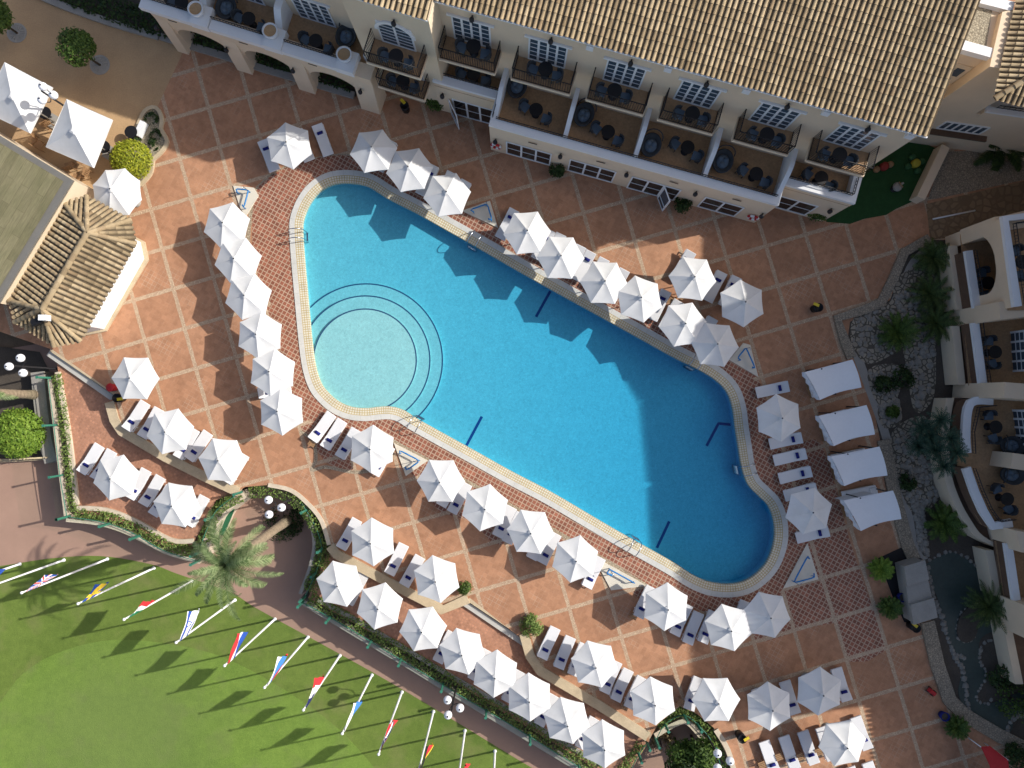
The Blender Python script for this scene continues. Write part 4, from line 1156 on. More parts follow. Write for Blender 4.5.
# square parasols in the brown court
def square_parasol(pts, apex, label):
    z = 2.75
    c = [at(px, py, z) for px, py in pts]; ap = at(*apex, 3.7)
    root = empty('square_parasol', (ap.x, ap.y, 0), 0, label, 'parasol', 'square parasols in the brown court')
    o = root.location
    mb = MB(); nn = 8
    for k in range(4):
        a, b = c[k], c[(k + 1) % 4]; vs, fs = [], []
        for i in range(nn + 1):
            t = i / nn
            for j in range(nn + 1):
                p = ap.lerp(a.lerp(b, j / nn), t); p.z -= .10 * math.sin(math.pi * j / nn) * t * (1.3 - t); vs.append(p)
        for i in range(nn):
            for j in range(nn):
                q = i * (nn + 1) + j; fs.append((q, q + 1, q + nn + 2, q + nn + 1))
        mb.add(vs, fs, 0, True)
        mb.add([a, b, b - Vector((0, 0, .12)), a - Vector((0, 0, .12))], [(0, 1, 2, 3)])
    mb.build('canopy', M['fabric'], root, o, recalc=False)
    MB().box((ap.x, ap.y, 3.72), (.34, .34, .06), R(-30), 0, .4).build('vent_cap', M['fabric'], root, o)
    MB().tube([(ap.x, ap.y, .04), (ap.x, ap.y, 3.65)], .045, 8).build('pole', M['greystone'], root, o)
    MB().box((ap.x, ap.y, .05), (.8, .8, .1), R(-30)).build('base', M['greystone'], root, o)
square_parasol([(4.5, 62), (52, 87), (29.5, 133), (-19, 110)], (11.5, 96), 'large square white parasol carrying the shadow of a globe lamp')
square_parasol([(66.5, 99), (112, 119.5), (93, 167.5), (45.5, 147)], (73, 130.5), 'large square white parasol between the globe lamp and the yellow bush')

# ================================================================== LOUNGERS
def make_lounger():
    root = empty('sun_lounger')          # foot at -y, head at +y, centre at the origin
    L, Wd = 1.92, .66
    fm = MB()
    for sx in (-1, 1): fm.box((sx * (Wd / 2 - .02), 0, .25), (.04, L - .06, .05))
    for y in (-L / 2 + .05, -.3, .3, L / 2 - .05): fm.box((0, y, .25), (Wd - .08, .05, .035))
    fm.build('frame', M['whitemetal'], root)
    for sx in (-1, 1):
        for y in (-.72, .62): MB().box((sx * (Wd / 2 - .04), y, .115), (.04, .05, .23)).build('leg', M['whitemetal'], root)
    def slab(y0, z0, y1, z1, th):
        mb = MB(); w = Wd / 2; vs, fs = [], []
        d = Vector((0, y1 - y0, z1 - z0)).normalized(); nrm = Vector((0, -d.z, d.y))
        for (y, z) in ((y0, z0), (y1, z1)):
            for x, h in ((-w, 0), (w, 0), (w, th), (-w, th)): vs.append(Vector((x, y, z)) + nrm * h)
        return mb.add(vs, [(3, 2, 1, 0), (4, 5, 6, 7), (0, 1, 5, 4), (1, 2, 6, 5), (2, 3, 7, 6), (3, 0, 4, 7)])
    slab(-L / 2, .275, .26, .275, .085).build('mattress', M['cushion'], root, bevel=.025)
    slab(.265, .280, L / 2 - .02, .50, .08).build('back_cushion', M['cushion'], root, bevel=.025)
    MB().tube([(-.17, .42, .45), (.17, .42, .45)], .09, 10).build('headrest_roll', M['navy'], root)
    return root
LNG = []
def L(ax, ay, bx, by, label, zb=0, grp='white loungers around the pool', head='b'):
    """a, b = the two ends in the photograph; the head is at b unless head == 'a'"""
    if head == 'a': ax, ay, bx, by = bx, by, ax, ay
    LNG.append((ax, ay, bx, by, label, zb, grp))
def N(i): return 'the ' + PAR[i][3]
W_ = 'white lounger '
gu = 'loungers along the upper edge of the pool'
L(274.6, 170.6, 263, 140.6, W_ + 'left of the lone parasol above the pool\'s top left curve', 0, gu)
L(328.5, 155, 317, 125, W_ + 'standing clear in the shade right of the lone upper left parasol', 0, gu)
L(309, 160, 298, 131, W_ + 'mostly hidden under the lone parasol above the top left curve', 0, gu)
def Lu(hx, hy, label): L(hx - 13.5, hy + 26, hx, hy, label, 0, gu)
Lu(392, 142.5, W_ + 'poking out right of ' + N(2)); Lu(434, 167, W_ + 'poking out right of ' + N(3))
Lu(452, 174, W_ + 'under the top corner of ' + N(4)); Lu(466, 182.5, W_ + 'showing right of ' + N(4))
Lu(514, 211, W_ + 'showing left of ' + N(5)); Lu(550, 231.5, W_ + 'showing right of ' + N(5))
Lu(561, 235.5, W_ + 'under the top edge of ' + N(6)); Lu(581, 247.5, W_ + 'under the right edge of ' + N(6))
Lu(590.5, 253, W_ + 'in the open gap before ' + N(7)); Lu(604, 260, W_ + 'under the top edge of ' + N(7)); Lu(624, 271, W_ + 'under the right edge of ' + N(7))
L(652.5, 318, 666, 292, W_ + 'in the gap right of the last upper edge parasol', 0, gu)
L(664, 328, 678, 302, W_ + 'under the left of the poolside parasol in the upper right cluster', 0, gu)
L(698, 345, 712, 319, W_ + 'between the sunlit and the shaded parasols near the upper shower', 0, gu)
L(676, 278, 690, 253, W_ + 'showing above the rear sunlit parasol of the upper right cluster', 0, gu)
L(708.5, 299, 721, 274, W_ + 'showing right of the rear sunlit parasol of the upper right cluster', 0, gu)
L(724, 304, 736, 279, W_ + 'in deep shade left of the half shaded upper right parasol', 0, gu)
gl = 'loungers under the parasols along the left pool edge'
L(290, 388, 259, 393, W_ + 'with navy roll peeping out under the fifth left edge parasol', 0, gl)
gt = 'loungers on the left terraces'
L(144, 404, 128, 428, W_ + 'at the terrace wall corner left of the upper terrace parasols', 0, gt)
L(158, 411, 143.5, 435, W_ + 'partly under the left of ' + N(20), 0, gt)
L(194, 431, 179, 456, W_ + 'partly under the right of ' + N(20), 0, gt)
L(206, 435, 191, 457, W_ + 'half covered by the left of ' + N(21), 0, gt)
L(243, 456, 228, 481, W_ + 'hidden under the right of ' + N(21), 0, gt)
L(99, 446, 82, 472, W_ + 'standing clear left of ' + N(22), ZL, gt)
L(111, 452, 96, 478, W_ + 'covered by the left of ' + N(22), ZL, gt)
L(145, 471, 131, 497, W_ + 'showing at the right of ' + N(22), ZL, gt)
L(160, 477.5, 144, 504, W_ + 'standing clear between the two lower terrace parasols', ZL, gt)
L(170, 488, 154, 514, W_ + 'tucked under the left of ' + N(23), ZL, gt)
L(203, 499, 190, 523, W_ + 'showing right of ' + N(23), ZL, gt)
ge = 'loungers along the lower edge of the pool'
L(330.5, 415, 313.5, 439, W_ + 'outermost of the open trio by the pool\'s shallow end', 0, ge)
L(341, 422, 326, 446.5, W_ + 'middle of the open trio by the pool\'s shallow end', 0, ge)
L(355, 431, 341, 456, W_ + 'third of the shallow end trio, partly under a parasol', 0, ge)
L(389, 448, 375, 473, W_ + 'peeping under ' + N(24), 0, ge)
L(456, 479, 442, 504, W_ + 'beneath ' + N(25), 0, ge)
L(466.5, 486, 452.5, 510.5, W_ + 'in the gap right of ' + N(25), 0, ge)
L(511, 508.5, 498, 535, W_ + 'in the gap right of ' + N(26), 0, ge)
L(521, 515, 507, 541, W_ + 'under the left of ' + N(29), 0, ge)
L(545, 531, 532, 557, W_ + 'beneath the middle of ' + N(29), 0, ge)
L(555.5, 536, 542.5, 561, W_ + 'in the gap right of ' + N(29), 0, ge)
L(600, 560, 587, 585, W_ + 'in the sun right of ' + N(30), 0, ge)
gp = 'loungers on the planter terrace'
L(356.5, 521, 341.5, 547, W_ + 'showing left of ' + N(27), 0, gp)
L(403, 546, 390, 572.5, W_ + 'standing clear right of ' + N(27), 0, gp)
L(419, 558, 405, 584, W_ + 'showing left of ' + N(28), 0, gp)
gr_ = 'loungers in the long row above the path'
for hx, hy, lab in ((363, 576, 'showing right of ' + N(31)), (487, 652, 'showing right of ' + N(34)), (520.5, 673.5, 'showing right of ' + N(35)), (553.5, 697, 'showing right of ' + N(36)), (594, 720, 'showing right of ' + N(37)), (452, 634, 'low left of ' + N(34))):
    if lab.startswith('low left'):
        hx += 0
    L(hx, hy, hx - 14, hy + 26, W_ + lab, ZL, gr_)
gq = 'loungers around the lower right of the plaza'
L(555, 628.5, 542, 657.5, W_ + 'first of the two standing clear right of the round shrub', 0, gq)
L(570.5, 638, 558.5, 667, W_ + 'second of the two standing clear right of the round shrub', 0, gq)
L(585, 645, 572, 674, W_ + 'under the left of ' + N(40), 0, gq)
L(617, 663, 604, 691, W_ + 'under the right of ' + N(40), 0, gq)
L(628, 671, 615.5, 699, W_ + 'standing clear between two terrace parasols right of the shrub', 0, gq)
L(642, 678, 628.5, 707, W_ + 'under the left of ' + N(41), 0, gq)
L(651, 588, 638.5, 616, W_ + 'showing left of ' + N(39), 0, gq)
L(688, 606, 674, 633.5, W_ + 'under the right of ' + N(39), 0, gq)
L(699, 613, 687, 643, W_ + 'standing clear right of the parasol by the lower shower', 0, gq)
L(714, 613, 702, 641, W_ + 'under ' + N(43), 0, gq)
L(746, 603, 735, 631, W_ + 'between the pair of parasols under the pool\'s lower end', 0, gq)
L(698.5, 679, 688.5, 708, W_ + 'showing left of ' + N(42), 0, gq)
L(785, 682, 795, 713, W_ + 'in shade right of ' + N(45), 0, gq)
L(837, 669, 846, 700, W_ + 'in shade right of ' + N(46), 0, gq)
L(757, 689, 768, 720, W_ + 'beneath ' + N(45), 0, gq)
L(807, 675, 818, 706, W_ + 'beneath ' + N(46), 0, gq)
L(764.5, 742, 775, 773, W_ + 'first of the three side by side at the bottom right', 0, gq)
L(784, 737, 795, 768, W_ + 'middle of the three side by side at the bottom right', 0, gq)
L(803, 732, 814, 763, W_ + 'third of the three side by side at the bottom right', 0, gq)
L(821, 728, 832, 759, W_ + 'under the left of ' + N(47), 0, gq)
L(856, 717.5, 867, 748.5, W_ + 'under the right of ' + N(47), 0, gq)
L(868, 763, 879, 794, W_ + 'cut by the bottom frame below ' + N(47), 0, gq)
L(850, 768, 861, 799, W_ + 'at the bottom frame under ' + N(47), 0, gq)
gc = 'loungers between the pool and the cabanas'
L(757, 392.5, 788, 386.5, W_ + 'topmost of the row beside the cabanas', 0, gc)
L(770, 444.5, 801.5, 437, W_ + 'under the lower edge of ' + N(48), 0, gc)
L(774, 461, 806, 453, W_ + 'upper of the two clear between the shaded cabana side parasols', 0, gc)
L(779.5, 479, 811, 471, W_ + 'lower of the two clear between the shaded cabana side parasols', 0, gc)
L(785, 496, 816, 488, W_ + 'under the upper edge of ' + N(49), 0, gc)
L(797, 538, 828, 531, W_ + 'under the lower edge of ' + N(49), 0, gc)
lp = make_lounger()
for i, (ax, ay, bx, by, lab, zb, grp) in enumerate(LNG):
    a, b = at(ax, ay, zb + .36), at(bx, by, zb + .40)
    c = (a + b) / 2; ang = math.atan2(b.y - a.y, b.x - a.x) - math.pi / 2
    if i == 0:
        lp.location = (c.x, c.y, zb); lp.rotation_euler.z = ang; tag(lp, lab, 'lounger', grp)
    else: dup(lp, (c.x, c.y, zb), ang + random.uniform(-.02, .02), lab, grp)
# small teak stools beside the loungers
def make_stool():
    root = empty('side_table')
    tm = MB()
    for k in range(4): tm.box((0, -.15 + k * .1, .40), (.40, .08, .03))
    tm.build('table_top', M['wood'], root)
    for sx in (-1, 1):
        for sy in (-1, 1): MB().box((sx * .16, sy * .16, .19), (.04, .04, .38)).build('leg', M['wood'], root)
    return root
st = make_stool()
for i, (x, y, lab) in enumerate([(779, 757, 'teak side table left of the middle bottom right lounger'), (800, 757, 'teak side table between the middle and third bottom right loungers'), (818.5, 752, 'teak side table left of the bright bottom right parasol'), (762, 765, 'teak side table left of the first bottom right lounger'), (566, 671, 'teak side table between the second shrub side lounger and a parasol'), (625, 707, 'teak side table behind the clear lounger right of the shrub'), (681, 703, 'teak side table left of the parasol above the lower pit'), (634, 616, 'teak side table left of the parasol by the lower shower'), (681, 296, 'teak side table between the sunlit parasols of the upper right cluster'), (671, 301, 'teak side table right of the fourth upper edge parasol'), (312, 443, 'teak side table behind the shallow end lounger trio'), (516, 539, 'teak side table below the third of five lower edge parasols')]):
    g_ = at(x, y, .4); ang = R(-28 if x < 750 else 20)
    if i == 0: st.location = (g_.x, g_.y, 0); st.rotation_euler.z = ang; tag(st, lab, 'side table', 'teak side tables by the loungers')
    else: dup(st, (g_.x, g_.y, 0), ang, lab, 'teak side tables by the loungers')

# ================================================================== CABANAS
for i, (c4, lab) in enumerate([([(805, 372), (852.5, 359.5), (861.5, 387.5), (820, 400)], 'topmost white cabana of the four in the shade'), ([(818.5, 416), (866.5, 405), (875, 434.5), (834, 446)], 'second white cabana from the top of the four'), ([(831, 456.5), (879.5, 446.5), (887.5, 475.5), (844.5, 486)], 'third white cabana from the top of the four'), ([(843.5, 500.5), (893, 490.5), (901.5, 519), (861, 531)], 'lowest white cabana, with its mattress showing at the back')]):
    z = 2.15
    c = [at(x, y, z) for x, y in c4]; cen = sum(c, Vector()) / 4
    root = empty('cabana', (cen.x, cen.y, 0), 0, lab, 'cabana', 'white cabanas along the garden wall'); o = root.location
    mb = MB(); nn = 10; vs, fs = [], []
    for a in range(nn + 1):
        for b in range(nn + 1):
            u, v = a / nn, b / nn
            p = c[0].lerp(c[1], u).lerp(c[3].lerp(c[2], u), v)
            # cloth hangs between the posts and pulls inwards along the free edges
            inw = (cen - p); inw.z = 0
            p = p + inw * (.10 * math.sin(math.pi * u) * abs(2 * v - 1) ** 2 * (1.1 if v > .5 else .15))
            p.z += .12 * math.sin(math.pi * v) - .10 * math.sin(math.pi * u)
            vs.append(p)
    for a in range(nn):
        for b in range(nn): q = a * (nn + 1) + b; fs.append((q, q + 1, q + nn + 2, q + nn + 1))
    mb.add(vs, fs, 0, True); mb.build('canopy', M['tent'], root, o, recalc=False)
    d1 = (c[1] - c[0]).normalized(); d2 = (c[3] - c[0]).normalized()
    base = [p - (p - cen).normalized() * .15 + (d1 * .85 if k_ in (0, 3) else Vector()) for k_, p in enumerate(c)]
    for p in base: MB().tube([(p.x, p.y, 0), (p.x, p.y, z - .05)], .04, 8).build('post', M['dark'], root, o)
    # valance at the pool side, curtain tied at the top side
    vm = MB(); e0, e1 = c[0], c[3]
    for k in range(8):
        a, b = e0.lerp(e1, k / 8), e0.lerp(e1, (k + 1) / 8)
        s0, s1 = (d1 * -.05, d1 * .05) if k % 2 else (d1 * .05, d1 * -.05)
        vm.add([a, b, b + s1 - Vector((0, 0, .55)), a + s0 - Vector((0, 0, .55))], [(0, 1, 2, 3)])
    vm.build('valance', M['tent'], root, o)
    cm = MB(); e0, e1 = c[0] + d2 * .1 + d1 * .1, c[1] + d2 * .06 - d1 * .9
    cm.add([e0 - Vector((0, 0, .05)), e1 - Vector((0, 0, .05)), e1 - Vector((0, 0, .9 if i < 3 else 1.5)), e0 - Vector((0, 0, .9 if i < 3 else 1.5))], [(0, 1, 2, 3)])
    cm.build('curtain', M['tent'], root, o)
    ang = math.atan2(d1.y, d1.x)
    q = cen + d1 * .25 + d2 * (-.25 if i == 3 else .1)
    MB().box((q.x, q.y, .32), (2.0, 1.5, .22), ang).build('mattress', M['cushion'], root, o, bevel=.04)
    MB().box((q.x, q.y, .11), (2.05, 1.55, .2), ang).build('bed_base', M['wood'], root, o)
    MB().box((q.x + d1.x * .78, q.y + d1.y * .78, .50), (.4, 1.3, .14), ang).build('pillow', M['cushion'], root, o, bevel=.04)

# ================================================================== SHOWERS, LADDERS
def shower(pts, label, rot=0):
    pl_ = poly(pts); cx = sum(p[0] for p in pl_) / len(pl_); cy = sum(p[1] for p in pl_) / len(pl_)
    root = empty('foot_shower', (cx, cy, 0), 0, label, 'shower', 'triangular foot showers with blue rails'); o = root.location
    MB().prism([pl_], 0.0, .07).build('basin', M['showerbase'], root, o)
    sh = [(cx + (x - cx) * .62, cy + (y - cy) * .62) for x, y in pl_]
    far = sorted(range(len(sh)), key=lambda i: -math.dist(sh[i], (cx, cy)))[:3]
    tri = [Vector(sh[i]) for i in sorted(far)]
    ins = []
    for i in range(3):
        p_, q_, r_ = tri[i - 1], tri[i], tri[(i + 1) % 3]
        ins += [tuple(q_.lerp(p_, .18)), tuple(q_.lerp(p_, .06).lerp(q_.lerp(r_, .06), .5)), tuple(q_.lerp(r_, .18)), tuple(q_.lerp(r_, .5))]
    k = len(ins)
    MB().tube([(x, y, .42) for x, y in ins[:k - 1]], .045, 8).build('handrail', M['bluepipe'], root, o)
    for j in (0, int(k * .42), int(k * .82)):
        MB().tube([(*ins[j], .06), (*ins[j], .42)], .03, 8).build('rail_post', M['bluepipe'], root, o)
    p = ins[int(k * .42)]
    MB().tube([(*p, .42), (*p, 1.1), (p[0] + (cx - p[0]) * .4, p[1] + (cy - p[1]) * .4, 1.15)], .02, 8).build('shower_pipe', M['steel'], root, o)
shower([(233.5, 186), (254, 188), (259, 196), (246, 217), (240, 207)], 'foot shower at the upper end of the left edge parasols')
shower([(462, 211), (490, 201), (498, 228)], 'shaded foot shower right of the upper trio of parasols')
shower([(729, 360), (743, 343), (750, 345), (758, 377)], 'foot shower right of the upper right parasol cluster')
shower([(394, 443), (428, 460.5), (406, 476)], 'foot shower right of the shallow end lounger trio')
shower([(600, 569), (604, 562), (647, 585.5), (611, 590)], 'foot shower at the right end of the lower pool edge')
shower([(807, 543), (783, 588), (818, 579)], 'shaded foot shower below the cabana side parasols')
def ladder(px, py, ox, oy, label):
    """px,py on the water edge; ox,oy unit pixel direction from the pool outwards"""
    a = Vector(P2(px, py)); d = Vector((ox, -oy)).normalized(); t = Vector((-d.y, d.x))
    root = empty('pool_ladder', (a.x, a.y, 0), 0, label, 'ladder', 'steel pool ladders'); o = root.location
    rl = MB()
    for s in (-.27, .27):
        q = a + t * s
        pts = [(*(q + d * .75), .05), (*(q + d * .72), .55), (*(q + d * .5), .80), (*(q + d * .15), .82), (*(q - d * .12), .55), (*(q - d * .16), -.2), (*(q - d * .16), -1.0)]
        MB().tube(spline(pts, 4), .028, 8).build('handrail', M['steel'], root, o)
    for z in (-.3, -.6, -.9):
        MB().box((*(a - d * .16), z), (.5, .10, .03), math.atan2(t.y, t.x)).build('tread', M['steel'], root, o)
ladder(303.2, 236, -1, 0.05, 'steel pool ladder on the left edge of the pool')
ladder(473, 245, .5, -.87, 'steel pool ladder near the shaded upper shower')
ladder(418, 420, -.5, .87, 'steel pool ladder near the shallow steps')
ladder(635, 541.5, -.5, .87, 'steel pool ladder on the lower edge near the deep end')
ladder(692, 365.5, .5, -.87, 'steel pool ladder on the upper edge under the shaded parasols')
ladder(741, 470, 1, -.2, 'steel pool ladder on the right edge of the pool')

# ================================================================== BALCONY FURNITURE
def make_chair():
    root = empty('wicker_chair')       # faces +y
    MB().box((0, 0, .40), (.50, .50, .08)).build('seat', M['slate'], root, bevel=.02)
    bm_ = MB(); 
    for k in range(9):
        a = math.pi + math.pi * k / 8; a2 = math.pi + math.pi * (k + 1) / 8
        if k == 8: break
        p = [(.29 * math.cos(x), .29 * math.sin(x) + .02) for x in (a, a2)]; q = [(.34 * math.cos(x), .34 * math.sin(x) + .02) for x in (a, a2)]
        bm_.prism([[p[0], p[1], q[1], q[0]]], .34, .62 + .2 * math.sin(math.pi * (k + .5) / 8), bottom=True)
    bm_.build('backrest', M['wicker'], root)
    for sx in (-1, 1):
        for sy in (-1, 1): MB().tube([(sx * .22, sy * .22, 0), (sx * .22, sy * .22, .37)], .022, 6).build('leg', M['wicker'], root)
    return root
def make_table(name='round_table', r=.37):
    root = empty(name)
    MB().lathe((0, 0, .70), [(r, 0), (r, .03)], 24, smooth=False).build('tabletop', M['black'], root)
    MB().lathe((0, 0, 0), [(.22, 0), (.22, .03), (.04, .06), (.04, .70)], 12).build('pedestal', M['dark'], root)
    return root
def make_pod():
    root = empty('egg_chair')
    MB().lathe((0, 0, .10), [(.30, 0), (.52, .22), (.56, .42), (.50, .42), (.38, .28), (.05, .24)], 22, sy=1.22).build('shell', M['wicker'], root)
    cm = MB()
    cm.lathe((0, 0, .34), [(.33, 0), (.34, .06), (.24, .12), (.02, .13)], 18, sy=1.15)
    for x, y in ((-.14, .12), (.15, .10), (0, -.2)): cm.ball((x, y, .46), .15, 10, 0, .5)
    cm.build('cushion', M['slate'], root)
    pts = [(.52 * math.cos(t), .42 + .26 * math.sin(t), .45 + .55 * math.sin(t)) for t in [math.pi * k / 10 for k in range(11)]]
    MB().tube(pts, .03, 8).build('hood_frame', M['wicker'], root)
    return root
chair0, table0, pod0 = make_chair(), make_table(), make_pod()
used = set()
def put(proto_, loc, rz, label, cat, grp):
    if proto_.name in used: return dup(proto_, loc, rz, label, grp)
    used.add(proto_.name); proto_.location = loc; proto_.rotation_euler.z = rz; return tag(proto_, label, cat, grp)
def setting(p, z, ang, where, gap=.66, turn=.25, chairs=2):
    c = Vector(p[:2]); d = Vector((math.cos(ang), math.sin(ang)))
    put(table0, (c.x, c.y, z), ang, 'small round black table on ' + where, 'table', 'round balcony tables')
    for k, s in enumerate((-1, 1)):
        q = c + d * gap * s + Vector((-d.y, d.x)) * (-.06)
        rz = math.atan2((c - q).y, (c - q).x) - math.pi / 2 + turn * s
        put(chair0, (q.x, q.y, z), rz, 'grey cushioned chair %s the table on ' % (('left of', 'right of') if abs(d.x) > .6 else ('below', 'above'))[k] + where, 'chair', 'wicker balcony chairs')
UBN = ['the upper balcony over the open white door', 'the second upper balcony from the left', 'the third upper balcony from the left', 'the fourth upper balcony from the left', 'the fifth upper balcony from the left', 'the rightmost upper balcony, partly sunlit']
for (a, b), nm, px in zip(UB, UBN, [(473.5, 46.5), (545.5, 69), (614.5, 90.5), (692.5, 113.5), (766.5, 136.5), (839.5, 155.5)]):
    s, d = F.sd(*px, Z2 + .7); setting(F(s, max(min(d, -2.0), -2.35), 0), Z2, F.ang, nm, .62)
TBN = ['the shallow terrace over the open white door', 'the first deep terrace from the left', 'the second deep terrace from the left', 'the third deep terrace from the left', 'the fourth deep terrace from the left', 'the small terrace at the right end']
for nm, px in zip(TBN, [(473.5, 74.5), (536, 110), (608, 132), (687.5, 147.5), (756, 174), (821, 178)]):
    s, d = F.sd(*px, Z1 + .7); setting(F(s, d, 0), Z1 + .04, F.ang + (.0 if nm == TBN[0] else -.25), nm, .68)
for nm, px in zip(TBN[1:5], [(517, 86), (584, 114.5), (651, 145), (723, 161)]):
    s, d = F.sd(*px, Z1 + .5); p = F(s, d, Z1 + .04)
    put(pod0, p, F.ang + random.uniform(-.3, .3), 'dark wicker egg chair with slate cushion on ' + nm, 'egg chair', 'egg chairs on the terraces')
for nm, px, z in (('the arched window balcony, upper of two', (396, 56), Z2), ('the balcony below the arched window balcony', (403, 81), Z1)):
    setting(at(*px, z + .7), z, Wg.ang, nm, .62)
WN = ['the wing terrace with the rightmost arch', 'the wing terrace above the middle arch', 'the wing terrace above the first arch']
for nm, px in zip(WN, [(316, 41), (249, 19), (182, 3)]):
    s, d = Wg.sd(*px, Z1 + .7); setting(Wg(s, d, 0), Z1 + .04, Wg.ang - .1, nm, .68)
for nm, px in ((WN[0], (346, 36)), (WN[1], (226, 7))):
    s, d = Wg.sd(*px, Z1 + .5); put(pod0, Wg(s, d, Z1 + .04), Wg.ang, 'dark wicker egg chair with slate cushion on ' + nm, 'egg chair', 'egg chairs on the terraces')
RN = [('the right hand block terrace behind the arch', (988, 283), FZ1, R(-82)), ('the right hand terrace below the arched bay', (995, 352), FZ1, R(-82)), ('the curved terrace, upper half', (995.5, 427), FZ1, R(-80)), ('the curved terrace, lower half', (1007, 499), FZ1, R(-60)), ('the corner balcony above the arched bay', (1022, 262), FZ2, R(-80))]
for nm, px, z, ang in RN: setting(at(*px, z + .7), z + .012, ang, nm, .66)
for nm, px in ((RN[2][0], (1013, 446)), (RN[3][0], (1013, 475))):
    p = at(*px, FZ1 + .5); put(pod0, (p.x, p.y, FZ1 + .012), R(80), 'dark wicker egg chair with slate cushion on ' + nm, 'egg chair', 'egg chairs on the terraces')
# white pot planters on the arcade piers
for i, (px, lab) in enumerate([((195.5, 8.6), 'round white planter on the leftmost visible arcade pier'), ((270, 30.5), 'round white planter on the middle arcade pier'), ((344, 54), 'round white planter on the rightmost arcade pier')]):
    p = at(*px, PT + .5)
    root = empty('planter_pot', (p.x, p.y, PT + .12), 0, lab, 'planter', 'white planters on the arcade piers')
    MB().lathe((0, 0, 0), [(.30, 0), (.40, .25), (.43, .42), (.345, .42), (.345, .34)], 28).build('pot', M['white'], root)
    MB().lathe((0, 0, .30), [(.345, 0), (.345, .05)], 24, smooth=False).build('soil', M['court'], root)
# dining sets in the brown court
def make_wood_chair():
    root = empty('wooden_chair')
    MB().box((0, 0, .44), (.46, .46, .05)).build('seat', M['wood'], root)
    b = MB(); b.box((0, -.22, .9), (.46, .04, .10))
    for x in (-.2, -.1, 0, .1, .2): b.box((x, -.22, .66), (.05, .03, .42))
    b.build('backrest', M['wood'], root)
    for sx in (-1, 1):
        for sy in (-1, 1): MB().box((sx * .2, sy * .2, .21), (.04, .04, .42)).build('leg', M['wood'], root)
    return root
wc = make_wood_chair(); ct = make_table('court_table', .37)
for px, lab in (((45, 113), 'dark round table between the two square parasols'), ((104, 147), 'dark round table right of the second square parasol'), ((131, 132), 'dark round table beside the small gravel flower bed')):
    g_ = at(*px, .7); put(ct, (g_.x, g_.y, 0), 0, lab, 'table', 'dark tables in the brown court')
for px, rz, lab in (((46, 122), .5, 'wooden chair below the dark table between the square parasols'), ((33, 139), 2.2, 'wooden chair near the plank roof below the first square parasol'), ((39, 145), -.6, 'wooden chair with pale seat left of the second square parasol'), ((69, 166), .3, 'wooden chair under the lower corner of the second square parasol'), ((85, 172), 1.2, 'wooden chair just below the second square parasol'), ((80, 160), 2.6, 'wooden chair tucked under the second square parasol'), ((76, 178), -.4, 'wooden chair beside the corner of the plank roof')):
    g_ = at(*px, .45); put(wc, (g_.x, g_.y, 0), rz, lab, 'chair', 'wooden chairs in the brown court')
# ================================================================== VEGETATION
def leaf_quads(mb, p, n, size, m=0, flat_=.0):
    """one leaf: a small folded quad facing roughly along n"""
    n = (n + Vector((random.gauss(0, .5), random.gauss(0, .5), random.gauss(0, .5)))).normalized()
    t = n.orthogonal().normalized(); t = (Matrix.Rotation(random.uniform(0, 6.28), 3, n) @ t); b = n.cross(t)
    l, w = size * random.uniform(.7, 1.3), size * random.uniform(.35, .6)
    mb.add([p - t * l, p + b * w, p + t * l, p - b * w], [(0, 1, 2, 3)], m)
def crown(mb, c, rx, ry, rz, nleaf, size, clumps=14, m=0, shell=.55, hemi=-.5, rough=.22):
    c = Vector(c); cl = []
    for k in range(clumps):
        while True:
            d = Vector((random.gauss(0, 1), random.gauss(0, 1), random.gauss(0, 1))).normalized()
            if d.z > hemi: break
        cl.append((d, random.uniform(1 - rough, 1 + rough * .6)))
    for i in range(nleaf):
        d0, k0 = random.choice(cl)
        d = (d0 + Vector((random.gauss(0, .33), random.gauss(0, .33), random.gauss(0, .33)))).normalized()
        rr = (shell + (1 - shell) * random.random() ** .5) * k0
        p = c + Vector((d.x * rx, d.y * ry, d.z * rz)) * rr
        leaf_quads(mb, p, d + Vector((0, 0, .4)), size, m)
def tree(name, px, z_c, r, rz, leafmat, label, cat, nleaf=2200, size=.13, base=None, zb=0, trunk_r=.09, clumps=18, group=None, shell=.45, rough=.22):
    c = at(*px, z_c); b = at(*base, zb) if base else Vector((c.x, c.y, zb))
    root = empty(name, (b.x, b.y, zb), 0, label, cat, group); o = root.location
    mb = MB(); crown(mb, c, r, r, rz, nleaf, size, clumps, 0, shell, rough=rough)
    mb.build('crown', leafmat, root, o, recalc=False)
    top = c - Vector((0, 0, rz * .3))
    tb = MB().tube([b, b.lerp(top, .5) + Vector((random.uniform(-.05, .05), 0, 0)), top], [trunk_r, trunk_r * .8, trunk_r * .5], 8)
    for k in range(5):
        d = Vector((random.gauss(0, 1), random.gauss(0, 1), .5)).normalized()
        tb.tube([b.lerp(top, .7), top + Vector((d.x * r, d.y * r, d.z * rz)) * .6], [trunk_r * .5, trunk_r * .2], 6)
    tb.build('trunk', M['trunk'], root, o)
    return root
def bush(name, px, z0, r, h, leafmat, label, nleaf=900, size=.10, cat='bush', group=None, clumps=12, shell=.35, rough=.25):
    c = at(*px, z0 + h * .5)
    root = empty(name, (c.x, c.y, z0), 0, label, cat, group); o = root.location
    mb = MB(); crown(mb, (c.x, c.y, z0 + h * .45), r, r, h * .55, nleaf, size, clumps, 0, shell, rough=rough)
    mb.build('foliage', leafmat, root, o, recalc=False)
    st_ = MB()
    for k in range(5):
        a = random.uniform(0, 6.28); st_.tube([(c.x, c.y, z0), (c.x + math.cos(a) * r * .5, c.y + math.sin(a) * r * .5, z0 + h * .6)], [.03, .012], 5)
    st_.build('stem', M['trunk'], root, o)
    return root
